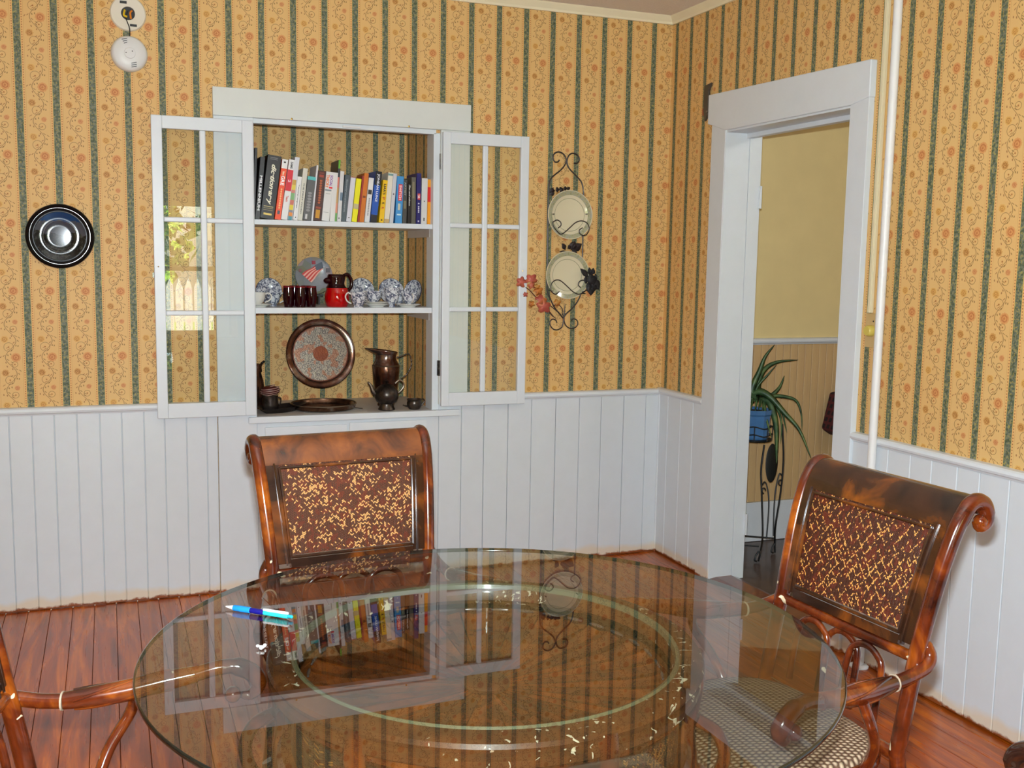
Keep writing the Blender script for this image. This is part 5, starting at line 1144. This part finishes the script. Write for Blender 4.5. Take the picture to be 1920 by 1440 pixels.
def make_chair(name, label, pos, theta, cane_mat, wood, CRESTW=DARKW, group='dining chairs round the glass table'):
    t = thing(name, label, 'chair', pos, theta, group)
    L = dict(local=True)
    # rear posts with the scroll
    for s in (-1, 1):
        foot = [Vector((0, .115, .0)), Vector((0, .06, .12)), Vector((0, .0, .28)), Vector((0, -.036, .40))]
        body = spline(foot, 4)[:-1]+PS[1:]
        P = [Vector((s*(half_w(p)+.012), p.y, p.z)) for p in body]
        w_ = P[-1].x
        curl = [Vector((w_, .157, .941)), Vector((w_, .149, .929)), Vector((w_, .136, .927)), Vector((w_, .129, .938))]
        P2 = P+spline([P[-1]]+curl, 3)[1:]
        n0 = len(body); Rr_ = [.0175]*n0+[.0165-.0005*i for i in range(len(P2)-n0)]
        MB().tube(P2, Rr_, 14).build('post', wood, t, smooth=True, **L)
        MB().sphere((w_, .138, .938), .0155, 14).build('scroll_ball', wood, t, smooth=True, **L)
    # panelled back following the posts
    front = [p for p in PS if p.z >= .655 or p.y > .09]
    def slab(z0, z1, xf, th, off, nm, mt, full=False):
        pts = [p for p in front if z0 <= p.z <= z1 or (full and p.y > .09)]
        m = len(pts); rows = []; b = MB()
        for i, p in enumerate(pts):
            tn = (pts[min(i+1, m-1)]-pts[max(i-1, 0)]).normalized(); nr = Vector((0, -tn.z, tn.y))   # towards the sitter
            a = p+nr*(off+th/2); c_ = p+nr*(off-th/2); x0_, x1_ = xf(p)
            rows.append([b.vert((x0_, a.y, a.z)), b.vert((x1_, a.y, a.z)), b.vert((x1_, c_.y, c_.z)), b.vert((x0_, c_.y, c_.z))])
        for A, B_ in zip(rows[:-1], rows[1:]):
            for j in range(4): b.face((A[j], A[(j+1) % 4], B_[(j+1) % 4], B_[j]))
        b.face(rows[0][::-1]); b.face(rows[-1]); return b.build(nm, mt, t, smooth=True, **L)
    W = lambda p: half_w(p)-.002
    slab(.920, 2, lambda p: (-W(p), W(p)), .022, -.001, 'crest_rail', CRESTW, True)
    slab(.664, .922, lambda p: (-W(p), -W(p)+.034), .022, -.001, 'stile', DARKW); slab(.664, .922, lambda p: (W(p)-.034, W(p)), .022, -.001, 'stile', DARKW)
    slab(.660, .694, lambda p: (-W(p)+.033, W(p)-.033), .022, -.001, 'bottom_rail', DARKW)
    slab(.69, .925, lambda p: (-W(p)+.032, W(p)-.032), .010, .0, 'cane_panel', cane_mat)
    def edge(pts): MB().tube(pts, .0042, 8).build('bead', DARKW, t, smooth=True, **L)
    zz_ = [.692+(.918-.692)*i/8 for i in range(9)]
    for s in (-1, 1):
        edge([Vector((s*(half_w(Vector((0, 0, z)))-.037), at_z(z)-.012, z)) for z in zz_])
        MB().tube([Vector((s*(half_w(Vector((0, 0, z)))-.0245), at_z(z)-.0125, z)) for z in [.672]+zz_+[.93]], .0028, 6).build('bead', DARKW, t, smooth=True, **L)
    for z in (.692, .918):
        h_ = half_w(Vector((0, 0, z)))-.037; edge([Vector((-h_, at_z(z)-.012, z)), Vector((h_, at_z(z)-.012, z))])
    MB().tube([(-.212, at_z(.654)+.0, .650), (0, at_z(.654)-.002, .650), (.212, at_z(.654), .650)], .0125, 12).build('lower_rail', wood, t, smooth=True, **L)
    # interlaced hoops under the back
    for cx, yo in ((-.085, -.002), (0, .010), (.085, -.002)):
        P = [Vector((cx-.052, -.030+yo, .475)), Vector((cx-.052, -.018+yo, .56))]+[Vector((cx-.052*math.cos(a*PI/8), -.010+yo, .585+.050*math.sin(a*PI/8))) for a in range(1, 8)]+[Vector((cx+.052, -.018+yo, .56)), Vector((cx+.052, -.030+yo, .475))]
        MB().tube(spline(P, 3), .0078, 10).build('hoop', wood, t, smooth=True, **L)
    # woven seat
    def se(u, r_):
        a = 2*PI*u; ca, sa = math.cos(a), math.sin(a); e = 2/3.2
        return r_*math.copysign(abs(ca)**e, ca), r_*math.copysign(abs(sa)**e, sa)
    def top(u, v):
        r_ = v; x_, y_ = se(u, r_); return (x_*.238, -.255+y_*.225, .478-.016*r_**4-(.014 if v >= 1 else 0))
    b = MB(); b.grid(lambda u, v: top(u, [0.001, .3, .6, .8, .9, .96, 1][int(round(v*6))]), 48, 6, True)
    b.build('seat_pad', SEATW, t, smooth='all', **L)
    def ringp(r_, z): return [Vector((se(u/48, r_)[0]*.238, -.255+se(u/48, r_)[1]*.225, z)) for u in range(48)]
    MB().tube(ringp(.985, .436), .0165, 10, closed=True).build('seat_frame', wood, t, smooth=True, **L)
    MB().lathe([(0, 0), (1, 0)], 48, Matrix.Translation((0, -.255, .432)) @ Matrix.Diagonal((.21, .20, 1, 1))).build('seat_board', DARKW, t, **L)
    MB().tube([(-.205, -.036, .44), (.205, -.036, .44)], .015, 10).build('rear_rail', wood, t, smooth=True, **L)
    for s in (-1, 1):
        MB().tube(spline([(s*.192, -.425, .43), (s*.200, -.43, .30), (s*.206, -.438, .15), (s*.216, -.452, 0)]), [.018]*12+[.016]*7, 12).build('front_leg', wood, t, smooth=True, **L)
        MB().tube(spline([(s*.20, -.43, .30), (s*.195, -.34, .36), (s*.19, -.25, .415)]), .007, 8).build('brace', wood, t, smooth=True, **L)
        MB().tube([(s*.205, -.435, .16), (s*.208, .045, .16)], .010, 8).build('stretcher', wood, t, smooth=True, **L)
        # arm
        A = spline([(s*.214, .0, .690), (s*.222, .018, .678), (s*.232, .022, .656), (s*.238, .004, .638), (s*.242, -.045, .626), (s*.246, -.090, .622)], 5)
        o = MB().tube(A, [.011]*5+[.0145]*(len(A)-5), 12).build('arm_root', wood, t, smooth=True, **L)
        M_ = spline([(s*.246, -.090, .622), (s*.256, -.14, .624), (s*.270, -.20, .628), (s*.286, -.27, .638), (s*.298, -.33, .646)], 5)
        rr_ = [.0165+.005*math.sin(PI*i/(len(M_)-1)) for i in range(len(M_))]
        MB().tube(M_, rr_, 14).build('arm', wood, t, smooth=True, **L)
        for k_ in range(4):     # carved flutes winding round the grip
            F = []
            for i in range(2, len(M_)-4):
                a = k_*PI/2+i*.11; tn = (M_[i+1]-M_[i-1]).normalized(); e1 = tn.cross(Vector((0, 0, 1))).normalized(); e2 = e1.cross(tn)
                F.append(M_[i]+(e1*math.cos(a)+e2*math.sin(a))*(rr_[i]-.0008))
            MB().tube(F, .0032, 6).build('flute', wood, t, smooth=True, **L)
        for cpt, r_ in ((M_[0], .0185), (M_[-1], .0175)):
            MB().tube([cpt+Vector((0, .0016, 0)), cpt-Vector((0, .0016, 0))], r_, 16).build('collar', pc(190, 174, 150, .3) if cpt is M_[0] else wood, t, smooth=True, **L)
        E_ = spline([(s*.298, -.33, .646), (s*.306, -.37, .654), (s*.314, -.405, .652), (s*.320, -.436, .634), (s*.320, -.446, .608), (s*.314, -.430, .592), (s*.308, -.414, .596)], 4)
        MB().tube(E_, [.0150]*8+[.0185]*8+[.015-.001*i for i in range(len(E_)-16)], 12).build('arm_scroll', wood, t, smooth=True, **L)
        MB().sphere((s*.304, -.398, .598), .0165, 12).build('scroll_ball', wood, t, smooth=True, **L)
        MB().tube(spline([(s*.290, -.215, .618), (s*.300, -.20, .57), (s*.275, -.165, .51), (s*.244, -.15, .455), (s*.232, -.16, .435)]), .0115, 10).build('arm_support', wood, t, smooth=True, **L)
    return t
make_chair('dining_chair', 'mahogany dining chair with golden-flecked cane back, in front of the cupboard', (-1.997, -1.897, 0), .083, CANE1, MAHOG, CREST1)
make_chair('dining_chair', 'mahogany dining chair with darker sparsely flecked cane back, by the doorway wall', (-1.036, -2.706, 0), -1.504, CANE2, MAHOG)
make_chair('dining_chair', 'mahogany dining chair cut off at the left edge, its arm reaching under the glass', (-2.84, -2.72, 0), math.radians(76), CANE1, MAHOG)
make_chair('dining_chair', 'mahogany dining chair of which only a dark crest corner shows at bottom right', (-1.41, -3.765, 0), math.radians(186), CANE2, MAHOGD)
